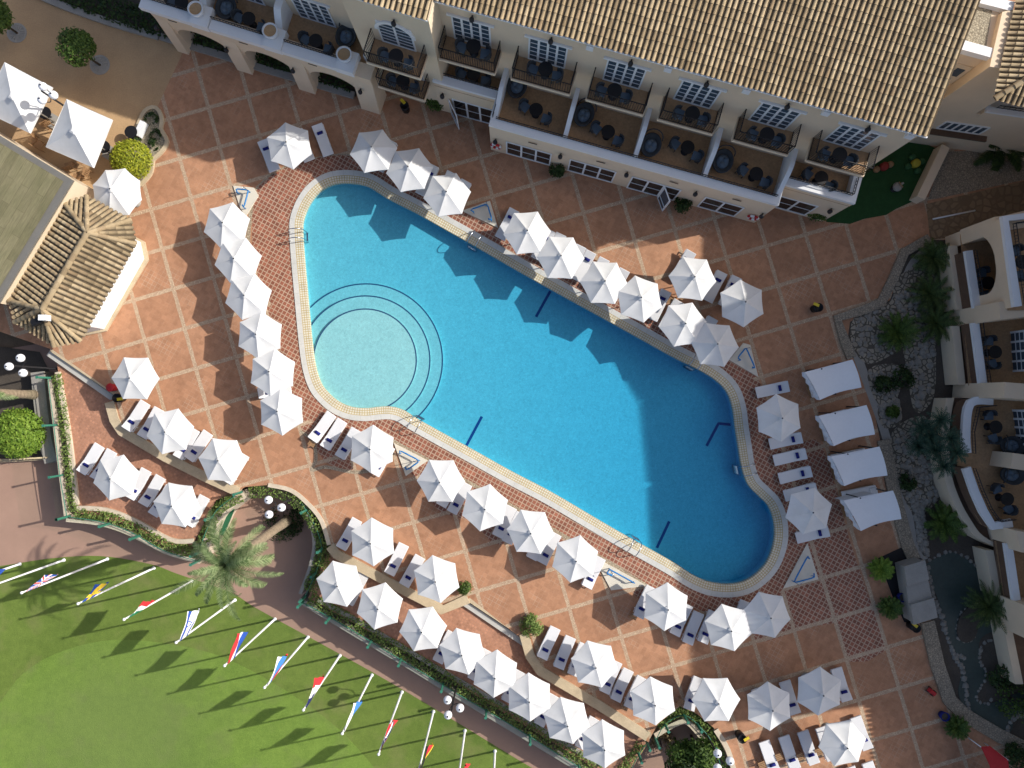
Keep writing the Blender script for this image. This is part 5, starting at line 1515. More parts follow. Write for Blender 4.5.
def frond(mb, base, az, elev, length, droop, nleaf, ll, lw, m=0, vee=.55, twist=0):
    p = Vector(base); d = Vector((math.cos(az) * math.cos(elev), math.sin(az) * math.cos(elev), math.sin(elev)))
    side = Vector((-math.sin(az), math.cos(az), 0))
    k = nleaf; st_ = length / k; pts = [p.copy()]
    e = elev
    for i in range(k):
        f = (i + 1) / k
        e -= droop / k * (0.4 + 1.2 * f)
        d = Vector((math.cos(az) * math.cos(e), math.sin(az) * math.cos(e), math.sin(e)))
        p = p + d * st_; pts.append(p.copy())
        up = side.cross(d).normalized()
        if up.z < 0: up = -up
        if f < .10: continue
        l = ll * (math.sin(math.pi * min(1, .12 + f * .86)) ** .6) * random.uniform(.85, 1.1)
        for s in (-1, 1):
            q = (side * s * 1.0 + d * .75 + up * vee * random.uniform(.4, 1.1)).normalized()
            tip = p + q * l - Vector((0, 0, l * .18))
            w = d * lw
            mb.add([p - w, p + w, p.lerp(tip, .6) + w * .8, tip, p.lerp(tip, .6) - w * .8], [(0, 1, 2, 3, 4)], m)
    mb.tube(pts[::max(1, k // 8)], [.03 * (1 - .8 * i / max(1, len(pts[::max(1, k // 8)]) - 1)) for i in range(len(pts[::max(1, k // 8)]))], 5, m)
def palm(px_base, zb, crown_px, zc, label, nf=42, fl=2.9, trunk_r=.26):
    b = at(*px_base, zb); c = at(*crown_px, zc)
    root = empty('palm_tree', (b.x, b.y, zb), 0, label, 'palm tree'); o = root.location
    tb = MB(); pts = []; rs = []
    for i in range(40):
        f = i / 39; q = b.lerp(c, f); q = q + Vector((0, 0, 0)); pts.append(q); rs.append(trunk_r * (1.25 - .3 * min(1, f * 4)) * (1.06 if i % 2 else .94))
    rs[-1] = trunk_r * 1.3; rs[-2] = trunk_r * 1.35
    tb.tube(pts, rs, 14, 0, False).build('trunk', M['bark'], root, o)
    mb = MB(); dry = MB()
    for i in range(nf):
        az = i * 2.39996 + random.uniform(-.38, .38); f = i / nf
        el = R(78) - R(95) * f + random.uniform(-.1, .1)
        frond(mb, c + Vector((0, 0, .2)), az, el, fl * random.uniform(.72, 1.12) * (.75 + .25 * math.sin(math.pi * f)), R(75) + R(35) * random.random(), 50, .36 * random.uniform(.75, 1.1), .020, vee=.45)
    mb.build('crown', M['lf_palm'], root, o, recalc=False)
    for i in range(14):
        frond(dry, c - Vector((0, 0, .25)), random.uniform(0, 6.28), R(-20), .9, R(40), 16, .22, .015)
    dry.build('dry_fronds', M['lf_dry'], root, o, recalc=False)
    return root
palm((288, 520), ZP, (228, 563), 8.6, 'tall leaning date palm between the lower terrace and the flagpoles', 30, 3.0)
palm((41, 395), ZP, (-34, 392), 5.6, 'date palm at the left edge with its trunk lying across the hedge gap', 28, 2.7)
def cycad(px, z0, n, fl, label, leafmat='lf_cycad', nl=17, ll=.25, group='cycads in the rock garden', h=.5, el0=60, name='cycad', cat='cycad', lw=.028):
    c = at(*px, z0 + h)
    root = empty(name, (c.x, c.y, z0), 0, label, cat, group); o = root.location
    MB().tube([(c.x, c.y, z0), (c.x, c.y, z0 + h)], [.2, .16], 10, 0, False).build('trunk', M['bark'], root, o)
    mb = MB()
    for i in range(n):
        f = i / n
        frond(mb, (c.x, c.y, z0 + h), i * 2.39996 + random.uniform(-.15, .15), R(el0) - R(el0 + 5) * f, fl * random.uniform(.85, 1.1), R(45), nl, ll, lw, vee=.2)
    mb.build('crown', M[leafmat], root, o, recalc=False)
cycad((933, 258), 0, 34, 1.15, 'topmost cycad beside the cream wall of the right hand block', nl=16, ll=.3)
cycad((929, 293), 0, 32, 1.3, 'dense dark cycad second from the top of the rock garden')
cycad((936, 323), 0, 32, 1.35, 'dense dark cycad third down, touching the balcony plinth')
cycad((897, 332), 0, 40, 1.25, 'broad yellowish cycad on the left of the rock garden', 'lf_mid')
cycad((989, 606), .1, 44, 1.5, 'dark palm like cycad on the pond island', h=.9)
cycad((881, 569), 0, 40, .75, 'bright spiky plant in the dark gap above the pump house', 'lf_bright', 12, .2, 'bright spiky plants by the pump house', .4)
cycad((890, 607), 0, 40, .7, 'bright spiky plant left of the lower pump house lid', 'lf_mid', 12, .2, 'bright spiky plants by the pump house', .4)
cycad((957, 727), 0, 44, .7, 'yellow green spiky plant against the bottom right stone wall', 'lf_mid', 12, .2, 'bright spiky plants by the pump house', .4)
cycad((944, 522), 0, 26, 1.25, 'upright bright leaved plant beside the curved plinth', 'lf_mid', 20, .3, 'leafy plants by the right hand block', .5, lw=.03)
yb = at(928, 440, 0)
yr = empty('yucca_tree', yb, 0, 'many headed blue green yucca tree overhanging the curved white balcony', 'tree')
ym, yt = MB(), MB()
for px, z in (((922, 428), 1.9), ((940, 420), 2.5), ((950, 438), 3.0), ((935, 450), 2.4), ((918, 446), 1.7), ((956, 452), 3.2), ((943, 466), 2.7), ((930, 436), 2.2)):
    q = at(*px, z); yt.tube([yb, yb.lerp(q, .5) + Vector((0, 0, -.1)), q], [.12, .09, .06], 7)
    for i in range(26):
        frond(ym, q, i * 2.39996 + random.uniform(-.2, .2), R(75) - R(95) * i / 26, random.uniform(.62, .85), R(50), 9, .20, .022)
ym.build('crown', M['lf_cypr'], yr, yb, recalc=False); yt.build('trunk', M['bark'], yr, yb)
for px, r, h, mt, lab in (((902, 378), .75, .8, 'lf_dark', 'dark shrub among pale rocks right of the top cabana'), ((884, 384), .55, .6, 'lf_dark', 'small dark shrub at the left rim of the rock garden'), ((893, 412), .4, .5, 'lf_mid', 'small yellowish shrub between the first two cabanas and the rocks'), ((908, 482), .5, .6, 'lf_dark', 'small dark shrub among rocks right of the third cabana'), ((1006, 674), 1.0, .9, 'lf_dark', 'wide dark shrub below the pond island'), ((1016, 700), 1.2, 1.0, 'lf_mid', 'leafy shrub hanging over the pond at the right edge'), ((1018, 757), .9, .8, 'lf_dark', 'dark shrub in the bottom right corner')):
    bush('shrub', px, 0, r, h, M[mt], lab, 700, .09, 'shrub', 'shrubs in the rock garden')
# big banana like plant by the annex
cycad((1003, 146), 0, 16, 1.9, 'broad leaved dark plant in the gravel bed in front of the annex', 'lf_dark', 22, .5, None, .4, 70, 'broadleaf_plant', 'plant', .05)
bush('orange_tree', (82, 72), 0, .1, .1, M['lf_dark'], 'x x x x', 1) if False else None
tree('orange_tree', (75, 47), 2.3, 1.05, .95, M['lf_mid'], 'round clipped orange tree in the shaded brown court', 'tree', 2600, .10, (100, 65), 0, .07, 30, 'orange trees in the brown court', .55, .12)
tree('orange_tree', (-9, 14), 2.3, 1.05, .95, M['lf_mid'], 'round orange tree cut by the left edge of the photo', 'tree', 2000, .10, (17, 33), 0, .07, 30, 'orange trees in the brown court', .55, .12)
for px, lab in (((100, 65), 'round grey tree grate under the orange tree'), ((17, 33), 'round grey tree grate at the left edge of the court')):
    p = at(*px, 0)
    mb = MB().lathe((p.x, p.y, 0), [(.60, .0), (.60, .03), (.48, .035), (.48, .01)], 28, smooth=False)
    for k in range(16):
        a = 2 * math.pi * k / 16; mb.box((p.x + math.cos(a) * .33, p.y + math.sin(a) * .33, .02), (.26, .05, .03), a)
    tag(mb.build('tree_grate', M['greystone']), lab, 'tree grate', 'tree grates in the brown court')
tree('round_bush', (131.5, 160), 1.0, 1.16, .95, M['lf_yellow'], 'round yellow green clipped bush by the eight sided parasol', 'bush', 5200, .075, None, 0, .09, 60, None, .72, .07)
tree('round_bush', (18, 433), -.7, 1.5, 1.3, M['lf_bright'], 'large bright green clipped bush at the left edge beside the path', 'bush', 6500, .095, (20, 432), ZP, .1, 70, None, .72, .10)
bush('shrub', (465, 588), .0, .42, .75, M['lf_mid'], 'small green shrub at the top of the middle steps', 700, .07, 'shrub', 'plaza shrubs')
bush('shrub', (532, 625), .0, .68, .85, M['lf_hedge'], 'olive shrub at the corner of the terrace wall beside the steps', 1100, .08, 'shrub', 'plaza shrubs')
# potted plants by the glazing
for px, r, mt, lab in (((437, 103), .62, 'lf_mid', 'leafy potted plant left of the open white door'), ((557, 171), .45, 'lf_dark', 'potted plant between the first and second ground floor windows'), ((683, 205), .55, 'lf_dark', 'dark potted plant right of the open glass door'), ((818, 214), .62, 'lf_mid', 'potted plant at the right end of the hotel front')):
    p = at(*px, .5)
    root = empty('potted_plant', (p.x, p.y, 0), 0, lab, 'potted plant', 'potted plants along the hotel front'); o = root.location
    MB().lathe((p.x, p.y, 0), [(.20, 0), (.28, .38), (.24, .38), (.2, .34)], 18).build('pot', M['black'], root, o)
    mb = MB(); crown(mb, (p.x, p.y, .62), r, r, .45, 650, .085, 12, 0, .2)
    mb.build('foliage', M[mt], root, o, recalc=False)
# trees of the lower pit
tree('pit_tree', (683, 756), .0, .9, .9, M['lf_mid'], 'leafy tree on the left of the lower pit', 'tree', 2300, .12, None, ZP, .09, 22, 'trees in the lower pit', .3, .3)
tree('pit_tree', (703, 758), .5, 1.0, .9, M['lf_mid'], 'lighter tree in the lower pit beside the globe lamp', 'tree', 1900, .12, None, ZP, .09, 20, 'trees in the lower pit', .3, .3)
tree('pit_tree', (688, 775), .6, 1.3, 1.0, M['lf_dark'], 'tree of the lower pit cut by the bottom frame', 'tree', 1900, .12, None, ZP, .09, 20, 'trees in the lower pit', .3, .3)
bush('shrub', (661, 741), ZP, .7, 1.1, M['lf_dry'], 'brownish dry shrub at the corner of the lower pit', 600, .1, 'shrub', 'plaza shrubs')
bush('shrub', (282, 521), ZP, 1.25, .6, M['lf_dark'], 'low dark planting round the foot of the leaning palm', 1100, .08, 'shrub', 'plaza shrubs')
# hedge behind the arcade and the court
def hedge(label, pts, w, z0, h, mat='lf_hedge', dens=260, size=.075, group='hedges beside the path', curb=True, pz_=None, wallmat='stone'):
    line = spline(poly(pts, z0 + h if pz_ is None else pz_), 4)
    c = line[len(line) // 2]
    root = empty('hedge', (*c, z0), 0, label, 'hedge', group); o = root.location
    mb = MB()
    for i in range(len(line) - 1):
        a, b = Vector(line[i]), Vector(line[i + 1]); t = (b - a); n_ = Vector((-t.y, t.x)).normalized()
        for k in range(max(1, int(t.length * dens * w))):
            f, s = random.random(), random.uniform(-.5, .5)
            q = a + t * f + n_ * s * w
            hz = h * (1 - (2 * abs(s)) ** 3 * .5) * random.uniform(.35, 1.0) * (.8 + .25 * math.sin(q.x * 3.1) * math.cos(q.y * 2.7))
            leaf_quads(mb, Vector((q.x, q.y, z0 + hz)), Vector((n_.x * s, n_.y * s, .8)), size)
    mb.build('foliage', M[mat], root, o, recalc=False)
    sm = MB()
    for i in range(0, len(line) - 1, 2): sm.tube([(*line[i], z0 - .1), (*line[i], z0 + h * .6)], .02, 5)
    sm.build('stem', M['trunk'], root, o)
def kerbwall(label, pts, w, z0, z1, mat='stone', group='stone kerbs of the hedge beds'):
    wallthing('hedge_kerb', label, 'kerb', pts, w, z0, z1, M['kerb' if mat == 'stone' else mat], True, group)
HB = -.40
kerbwall('pale kerb between the left hedge and the brick terrace', [(57, 372), (64, 410), (70, 450), (76, 505)], .28, ZL - .05, HB + .14)
kerbwall('outer kerb of the left hedge, above the path', [(49, 378), (54, 420), (60, 470), (66, 518)], .22, ZP, HB)
hedge('narrow green hedge between the left path and the brick terrace', [(54, 374), (60, 412), (65, 455), (71, 512)], .62, HB, .34)
kerbwall('pale kerb under the lower terrace parasols', [(76, 508), (105, 510), (135, 521), (170, 540), (193, 541)], .26, ZL - .05, HB + .14)
kerbwall('outer kerb of the hedge below the lower terrace parasols', [(66, 520), (100, 524), (130, 534), (165, 552), (200, 562)], .22, ZP, HB)
hedge('green hedge under the lower terrace parasols by the palm crown', [(74, 514), (104, 517), (133, 528), (167, 547), (196, 553)], .72, HB, .36)
kerbwall('curved kerb left of the palm pit', [(244, 494), (222, 512), (213, 530), (200, 556)], .5, ZP, HB + .05)
hedge('hedge curving along the left side of the palm pit', [(240, 496), (220, 506), (210, 522), (200, 545)], .75, HB, .36)
kerbwall('pale kerb along the top and right of the palm pit', [(268, 485), (290, 490), (306, 502), (321, 520), (329, 545)], .24, -.3, .06)
hedge('green hedge along the top and right of the palm pit', [(246, 491), (276, 491), (298, 503), (314, 524), (322, 546), (318, 568), (308, 592)], .95, HB, .5, dens=230)
kerbwall('inner kerb of the palm pit hedge', [(303, 500), (312, 528), (314, 548), (309, 570), (300, 594)], .2, ZP, HB + .1, 'greystone')
hedge('long hedge below the eight parasols above the path', [(308, 600), (345, 620), (385, 644), (425, 668), (468, 694), (510, 718), (555, 746), (600, 772)], .85, HB, .34, 'lf_hedge', 200)
kerbwall('long outer kerb of the hedge above the flagpole path', [(299, 600), (340, 625), (380, 649), (420, 673), (462, 699), (505, 725), (550, 752), (600, 782)], .3, ZP, HB + .05, 'greystone')
kerbwall('pale kerb between the eight parasols and their hedge', [(318, 600), (352, 618), (390, 640), (430, 664), (470, 687), (512, 711), (556, 738), (600, 765)], .25, ZL - .05, HB + .1, 'greystone')
hedge('short hedge right of the last parasol above the path', [(642, 745), (634, 758), (620, 775)], .6, HB, .36)
hedge('hedge along the top of the lower pit', [(658, 727), (672, 716), (688, 712), (703, 723), (716, 738), (727, 760), (733, 785)], .8, HB, .45)
kerbwall('pale kerb around the top of the lower pit', [(655, 736), (672, 726), (686, 722), (698, 733), (710, 750), (718, 775)], .3, ZP, HB)
kerbwall('outer kerb right of the lower pit', [(716, 730), (728, 750), (735, 775)], .3, -.3, .08)
hedge('dark hedge in the garden behind the left arcade', [(40, -26), (75, -8), (120, 8), (160, 20), (195, 27), (226, 36), (266, 49), (306, 61), (352, 76)], 1.5, 0, .8, 'lf_dark', 130, .11, None)
kerbwall('pale kerb behind the arcade openings', [(160, 36), (192, 46), (222, 55), (262, 68), (300, 79), (340, 91), (354, 95)], .4, 0, .16, 'greystone', None)
# fences of green metal
M['pane'] = NT('clear_pane').mat
_t = M['pane'].node_tree; _n = _t.nodes
_tr = _n.new('ShaderNodeBsdfTransparent'); _gl = _n.new('ShaderNodeBsdfGlossy'); _gl.inputs['Roughness'].default_value = .05; _mx = _n.new('ShaderNodeMixShader'); _mx.inputs[0].default_value = .05
_tr.inputs['Color'].default_value = (.93, .97, .95, 1)
_t.links.new(_tr.outputs[0], _mx.inputs[1]); _t.links.new(_gl.outputs[0], _mx.inputs[2]); _t.links.new(_mx.outputs[0], _n['Material Output'].inputs['Surface'])
def fence(label, pts, z0, h, posts, lean=.25):
    h = 1.25
    l = [Vector((*p, z0)) for p in spline(poly(pts, z0), 4)]
    root = empty('fence', l[0], 0, label, 'fence', 'green metal fences along the hedges'); o = root.location
    MB().tube([p + Vector((0, 0, .30)) for p in l], .024, 6).build('rail', M['greenmetal'], root, o)
    MB().add([p + Vector((0, 0, .33)) for p in l] + [p + Vector((0, 0, h - .05)) for p in l], [(i, i + 1, len(l) + i + 1, len(l) + i) for i in range(len(l) - 1)]).build('pane', M['pane'], root, o)
    for i in posts:
        k = min(len(l) - 1, int(i * (len(l) - 1))); p = l[k]
        t = (l[min(k + 1, len(l) - 1)] - l[max(0, k - 1)]).normalized()
        MB().box((p.x, p.y, z0 + h / 2), (.11, .11, h), math.atan2(t.y, t.x)).box((p.x, p.y, z0 + h + .015), (.15, .15, .03), math.atan2(t.y, t.x)).build('post', M['greenmetal'], root, o)
fence('green fence along the left hedge', [(51, 378), (57, 425), (63, 475), (70, 516)], HB, .78, (0, .35, .7, 1))
fence('green fence below the lower terrace parasols', [(70, 516), (104, 521), (133, 531), (167, 550), (200, 560)], HB, .72, (.0, .33, .62, 1))
fence('green fence left of the palm pit', [(242, 492), (220, 508), (210, 526), (200, 552)], HB, .72, (0, .5, 1))
fence('green fence right of the palm pit', [(300, 498), (316, 524), (323, 548), (317, 572), (306, 596)], HB, .75, (.15, .5, .8, 1))
fence('green fence of the long hedge above the path', [(304, 601), (342, 622), (382, 646), (422, 670), (465, 696), (508, 721), (552, 748), (600, 778)], HB, .72, (0, .13, .26, .39, .52, .65, .8, .95))
fence('green fence around the lower pit', [(655, 738), (664, 722), (683, 713), (700, 726), (713, 744), (722, 775)], HB, .78, (0, .2, .4, .55, .75, 1))
fence('short green fence right of the last parasol above the path', [(646, 740), (638, 752), (626, 775)], HB, .78, (0, .5, 1))
bd = [P2(229, 509, -.9), P2(234, 509.5, -.9), P2(223, 536, -.9), P2(218.5, 534, -.9)]
M['darkgreen'] = mottled('dark_green_paint', (.02, .11, .05), .2, 3, .6)
tag(MB().prism([bd], -1.05, -.9, bottom=True).build('green_gate_panel', M['darkgreen'], bevel=.02), 'solid green metal panel at the left rim of the palm pit', 'gate')

wallthing('garden_wall', 'grey stone strip wall left of the hedge beside the clipped bush', 'wall', [(37, 372), (41, 410), (45, 440), (51, 462)], .8, ZP, ZP + .9, M['greystone'], True)
rl = empty('wooden_rail', at(20, 459, ZP), 0, 'low wooden rail fence between the clipped bush and the path', 'fence'); o = rl.location
MB().tube([at(-40, 462, ZP + .9), at(48, 457.5, ZP + .9)], .05, 8).build('rail', M['stone'], rl, o); MB().tube([at(-40, 464, ZP + .45), at(48, 459, ZP + .45)], .05, 8).build('rail', M['stone'], rl, o)
for x in (0, 24, 46): MB().tube([at(x, 461 - x * .05, ZP), at(x, 460 - x * .05, ZP + 1.0)], .06, 8).build('post', M['stone'], rl, o)
for px, lab in (((497, 142), 'red and white lifebuoy on the left corner of the hotel front'), ((753, 217), 'red and white lifebuoy on the right corner of the deep terraces')):
    s, dd = F.sd(*px, 1.2)
    root = empty('lifebuoy', F(s, .05, 1.2), F.ang, lab, 'lifebuoy', 'lifebuoys on the hotel wall')
    for k in range(8):
        pts = [(.27 * math.cos(t), -.06, .27 * math.sin(t)) for t in [math.pi * (k + q / 4) / 4 for q in range(5)]]
        MB().tube(pts, .075, 8).build('ring_section', M['red' if k % 2 else 'white'], root)
# ================================================================== GLOBE LAMPS
def lamp(cpx, zb, h, globes, label):
    c = at(*cpx, zb + h - .5)
    root = empty('globe_lamp', (c.x, c.y, zb), 0, label, 'lamp post', 'three globe lamp posts'); o = root.location
    pl_ = MB().lathe((c.x, c.y, zb), [(.16, 0), (.16, .3), (.09, .4), (.06, .8), (.05, h - .3), (.035, h - .1)], 12)
    pl_.build('pole', M['dark'], root, o)
    for g_ in globes:
        q = at(*g_, zb + h)
        MB().tube(spline([(c.x, c.y, zb + h - .9), ((c.x * .4 + q.x * .6), (c.y * .4 + q.y * .6), zb + h - .75), (q.x, q.y, zb + h - .22)], 5), .025, 7).build('arm', M['dark'], root, o)
        b = MB().ball((q.x, q.y, zb + h), .225, 20).build('globe', M['globe'], root, o)
        MB().lathe((q.x, q.y, zb + h + .20), [(.04, 0), (.05, .03), (.02, .08)], 8).build('cap', M['dark'], b, (0, 0, 0) if False else o)
lamp((274, 507), ZP, 5.5, [(268.5, 500), (281.5, 507.5), (269, 514.5)], 'three globe lamp in the palm pit')
lamp((452, 708), ZP, 5.5, [(447.5, 700), (460, 708), (448, 715)], 'three globe lamp over the path beside the flagpoles')
lamp((721, 760), ZP, 5.5, [(717.5, 753.5), (730, 761), (717.5, 768)], 'three globe lamp in the lower pit')
lamp((16, 366), ZP, 5.5, [(20.5, 358), (9, 366.5), (23, 373)], 'three globe lamp among the palm fronds at the left edge')
lamp((46, 94), 0, 4.6, [(43, 86.5), (53.5, 95), (42, 100)], 'three globe lamp between the two square parasols')

# ================================================================== FLAGPOLES AND FLAGS
FH = 7.65
def flagpole(bpx, label):
    b = at(*bpx, ZP)
    root = empty('flagpole', b, 0, label, 'flagpole', 'white flagpoles along the lawn edge'); o = root.location
    MB().lathe(b, [(.11, 0), (.11, .04), (.065, .05), (.055, FH * .5), (.04, FH)], 12).build('pole', M['whitemetal'], root, o)
    MB().ball((b.x, b.y, b.z + FH + .04), .08, 12).build('finial', M['whitemetal'], root, o)
    return b
def flag(b, label, fly, colours, hoist=1.0, length=1.5, fold=.06, drop=.15):
    """colours(u, v) -> material index; u along the fly, v down the hoist"""
    keys = ['f_red', 'f_white', 'f_blue', 'f_navy', 'f_lblue', 'f_yellow', 'f_black', 'f_green']
    top = Vector((b.x, b.y, b.z + FH - drop)); fl = Vector(fly).normalized()
    side = fl.cross(Vector((0, 0, 1))).normalized()
    nu, nv = 40, 30; vs, fs, ms = [], [], []
    ph = random.uniform(0, 6)
    for j in range(nv + 1):
        for i in range(nu + 1):
            u, v = i / nu, j / nv
            squeeze = 1 - .35 * u * (1 - .3 * v)
            p = top + fl * (u * length) + Vector((0, 0, -v * hoist * squeeze)) + side * (fold * (u ** .7) * math.sin(7 * v + 5 * u + ph) + .06 * math.sin(13 * v + ph) * u)
            p += side * (.07 + (v - .5) * u * .32)
            vs.append(p)
    mb = MB()
    used_m = {}
    for j in range(nv):
        for i in range(nu):
            k = colours((i + .5) / nu, (j + .5) / nv); fs.append((j * (nu + 1) + i, j * (nu + 1) + i + 1, (j + 1) * (nu + 1) + i + 1, (j + 1) * (nu + 1) + i)); ms.append(k)
    base = len(mb.v); mb.v = [tuple(v) for v in vs]
    mb.f = [list(f) for f in fs]; mb.m = ms; mb.sm = [True] * len(fs); mb.uv = [None] * len(fs)
    o = mb.build('flag', [M[k] for k in keys], recalc=False)
    return tag(o, label, 'flag', 'flags on the poles')
Rr, Ww, Bb, Nn, Lb_, Yy, Kk, Gg = range(8)
def hstripes(*c): return lambda u, v: c[min(len(c) - 1, int(v * len(c)))]
def vstripes(*c): return lambda u, v: c[min(len(c) - 1, int(u * len(c)))]
def nordic(f, e, c):
    def g(u, v):
        du, dv = abs(u - .36), abs(v - .5) * .73
        d = min(du, dv)
        return c if d < .05 else (e if d < .10 else f)
    return g
def union(u, v):
    x, y = u - .5, (v - .5) * .6
    if min(abs(x), abs(y)) < .05: return Rr
    if min(abs(x), abs(y)) < .085: return Ww
    d = abs(abs(y) - abs(x) * .6)
    return Rr if d < .03 else (Ww if d < .075 else Bb)
def star(u, v):
    if .05 < v < .24 or .76 < v < .95: return Bb
    r = math.hypot((u - .5) * 1.48, v - .5)
    a = math.atan2(v - .5, (u - .5) * 1.48)
    return Bb if abs(r - .13 - .03 * math.cos(6 * a)) < .03 else Ww
FL = [((20, 564), 'first flagpole from the left, running out of the photo', None),
      ((64, 560), 'flagpole at the left edge with a blue flag', ('dark blue flag half cut by the left edge', (.05, .7, -1.1), nordic(Bb, Bb, Yy))),
      ((107.5, 559), 'flagpole carrying the red white and blue crossed flag', ('red white and blue crossed flag hanging close to its pole', (.15, .45, -1.4), union, 1.0, 1.5)),
      ((154, 568), 'flagpole carrying the blue flag with a yellow cross', ('blue flag with a yellow cross', (.10, .5, -1.3), nordic(Bb, Yy, Yy), 1.0, 1.5)),
      ((192, 581), 'flagpole carrying the green white and red flag', ('green white and red flag hanging along its pole', (.25, .4, -1.35), vstripes(Gg, Ww, Rr), .9, 1.5)),
      ((235, 600), 'flagpole carrying the white flag with blue stripes', ('white flag with two blue stripes and a blue star', (.35, 1.45, -.9), star)),
      ((275, 619), 'flagpole carrying the red white and blue striped flag', ('flag with long red white and blue stripes', (.35, 1.45, -.9), hstripes(Rr, Ww, Bb))),
      ((308, 637), 'flagpole carrying the mostly white flag with a dark red tip', ('rolled white flag with a dark red tip', (.5, 1.2, -1.0), hstripes(Ww, Lb_, Rr))),
      ((340, 655.5), 'flagpole carrying the flag with an orange red end', ('dark blue white and orange red flag', (.45, 1.25, -1.0), vstripes(Nn, Ww, Rr))),
      ((372, 675), 'flagpole carrying the white and light blue flag', ('white and light blue flag', (.40, 1.0, -1.3), lambda u, v: Ww if v < .5 else Lb_)),
      ((402, 692), 'flagpole carrying the red flag with a dark blue cross', ('red flag with a white edged dark blue cross', (.40, .95, -1.2), nordic(Rr, Ww, Nn))),
      ((433.5, 711.5), 'flagpole carrying the black red and yellow flag', ('black red and yellow flag cut by the bottom frame', (.45, .9, -1.2), hstripes(Kk, Rr, Yy))),
      ((465, 730.5), 'flagpole with a plain red flag at the bottom frame', ('plain red flag at the bottom frame', (.4, 1.0, -1.1), lambda u, v: Rr)),
      ((495, 751), 'last flagpole on the right, running out of the photo', None)]
for bpx, lab, fl_ in FL:
    b = flagpole(bpx, 'white ' + lab)
    if fl_: flag(b, *fl_)

# ================================================================== SMALL THINGS
def bin_(px, label, rz=0):
    p = at(*px, .45)
    root = empty('waste_bin', (p.x, p.y, 0), rz, label, 'bin', 'black waste bins with yellow lids'); 
    MB().lathe((0, 0, 0), [(.22, 0), (.26, .72), (.23, .72), (.22, .6)], 18).build('body', M['black'], root)
    MB().box((.18, -.14, .74), (.34, .16, .05), R(-15)).build('lid', M['yellow'], root)
bin_((405, 107), 'black waste bin with yellow lid under the arched window balconies', 2.6)
bin_((817, 308), 'black waste bin with yellow lid in the shaded plaza above the cabanas', 3.0)
bin_((914, 627), 'black waste bin with yellow lid below the pump house', 2.7)
bin_((119, 398), 'black waste bin with yellow lid beside the red bin', .4)
bin_((741, 737), 'black waste bin with yellow lid right of the lower pit', .8)
p = at(112, 387.5, .4)
root = empty('red_bin', (p.x, p.y, 0), 0, 'red round bin beside the parasol at the left steps', 'bin')
MB().lathe((0, 0, 0), [(.19, 0), (.24, .6), (.21, .6), (.20, .5)], 20).build('body', M['red'], root)
MB().lathe((0, 0, .6), [(.25, 0), (.22, .06), (.05, .10)], 20).build('lid', M['red'], root)
p = at(932, 692, .2)
root = empty('red_toy_car', (p.x, p.y, 0), R(-40), 'small red ride on toy left on the shaded plaza', 'toy')
MB().box((0, 0, .22), (.55, .26, .16), 0, 0, .8).box((-.12, 0, .36), (.22, .2, .14), 0, 0, .7).build('body', M['red'], root, bevel=.03)
for sx in (-.18, .18):
    for sy in (-.14, .14): MB().tube([(sx, sy - .03, .10), (sx, sy + .03, .10)], .10, 12).build('wheel', M['black'], root)
# red awning at the bottom right corner
root = empty('red_awning', (*P2(1000, 765), 0), 0, 'red fabric awning at the bottom right corner of the plaza', 'awning'); o = root.location
a_ = [at(981, 747, 1.6), at(990, 746, 1.6), at(1008, 760, 2.0), at(1012, 790, 2.0), at(994, 790, 2.0), at(990, 766, 2.0)]
MB().add(a_, [(0, 1, 2, 5), (5, 2, 3, 4)]).add([q - Vector((0, 0, .03)) for q in a_], [(0, 1, 2, 5), (5, 2, 3, 4)]).build('canopy', M['red'], root, o)
for q in (a_[0], a_[2], a_[4]): MB().tube([(q.x, q.y, 0), (q.x, q.y, q.z)], .03, 8).build('post', M['whitemetal'], root, o)
for px in ((902, 597), (944, 716)):
    p = at(*px, .25)
    root = empty('navy_planter', (p.x, p.y, 0), 0, 'dark navy pot beside the %s' % ('bright plants left of the pump house' if px[0] < 920 else 'spiky plant at the bottom right wall'), 'pot', 'dark navy pots')
    MB().lathe((0, 0, 0), [(.2, 0), (.27, .4), (.23, .4), (.2, .3)], 18).build('pot', M['navy'], root)
    MB().lathe((0, 0, .28), [(.21, 0), (.21, .03)], 16, smooth=False).build('soil', M['darksoil'], root)
M['dullyellow'] = mottled('faded_yellow', (.42, .36, .04), .2, 4, .7)
M['dullgreen'] = mottled('faded_green', (.035, .11, .04), .2, 4, .7)
M['dullred'] = mottled('faded_red', (.30, .04, .03), .2, 4, .7)
# play furniture on the dark turf
def flower(px, ctr, petal, label, n=4, r=.34):
    p = at(*px, .3)
    root = empty('flower_stool', (p.x, p.y, 0), R(20), label, 'play seat', 'flower shaped play seats')
    MB().lathe((0, 0, 0), [(.22, 0), (.25, .12), (.24, .34), (.18, .38)], 20).build('seat', M[ctr], root)
    for k in range(n):
        a = 2 * math.pi * k / n
        MB().lathe((math.cos(a) * .43, math.sin(a) * .43, 0), [(.17, 0), (.19, .08), (.18, .22), (.10, .26)], 18).build('petal', M[petal], root)
flower((916.5, 163), 'dullyellow', 'dullgreen', 'yellow flower seat with green petals on the dark turf')
flower((885, 166), 'dullred', 'wood', 'red and orange flower seat by the end of the hotel wall', 2)
p = at(897, 187, .4)
root = empty('rocking_toy', (p.x, p.y, 0), R(35), 'grey and brown spring rocker on the dark play turf', 'toy')
MB().lathe((0, 0, 0), [(.2, 0), (.2, .05), (.08, .08), (.08, .3)], 14).build('base', M['dark'], root)
MB().ball((0, 0, .45), .28, 14, 0, .6).box((.2, 0, .62), (.22, .14, .22), 0, 0, .7).build('body', M['greystone'], root)
MB().tube([(.1, -.2, .68), (.1, .2, .68)], .03, 8).build('handle', M['wood'], root)
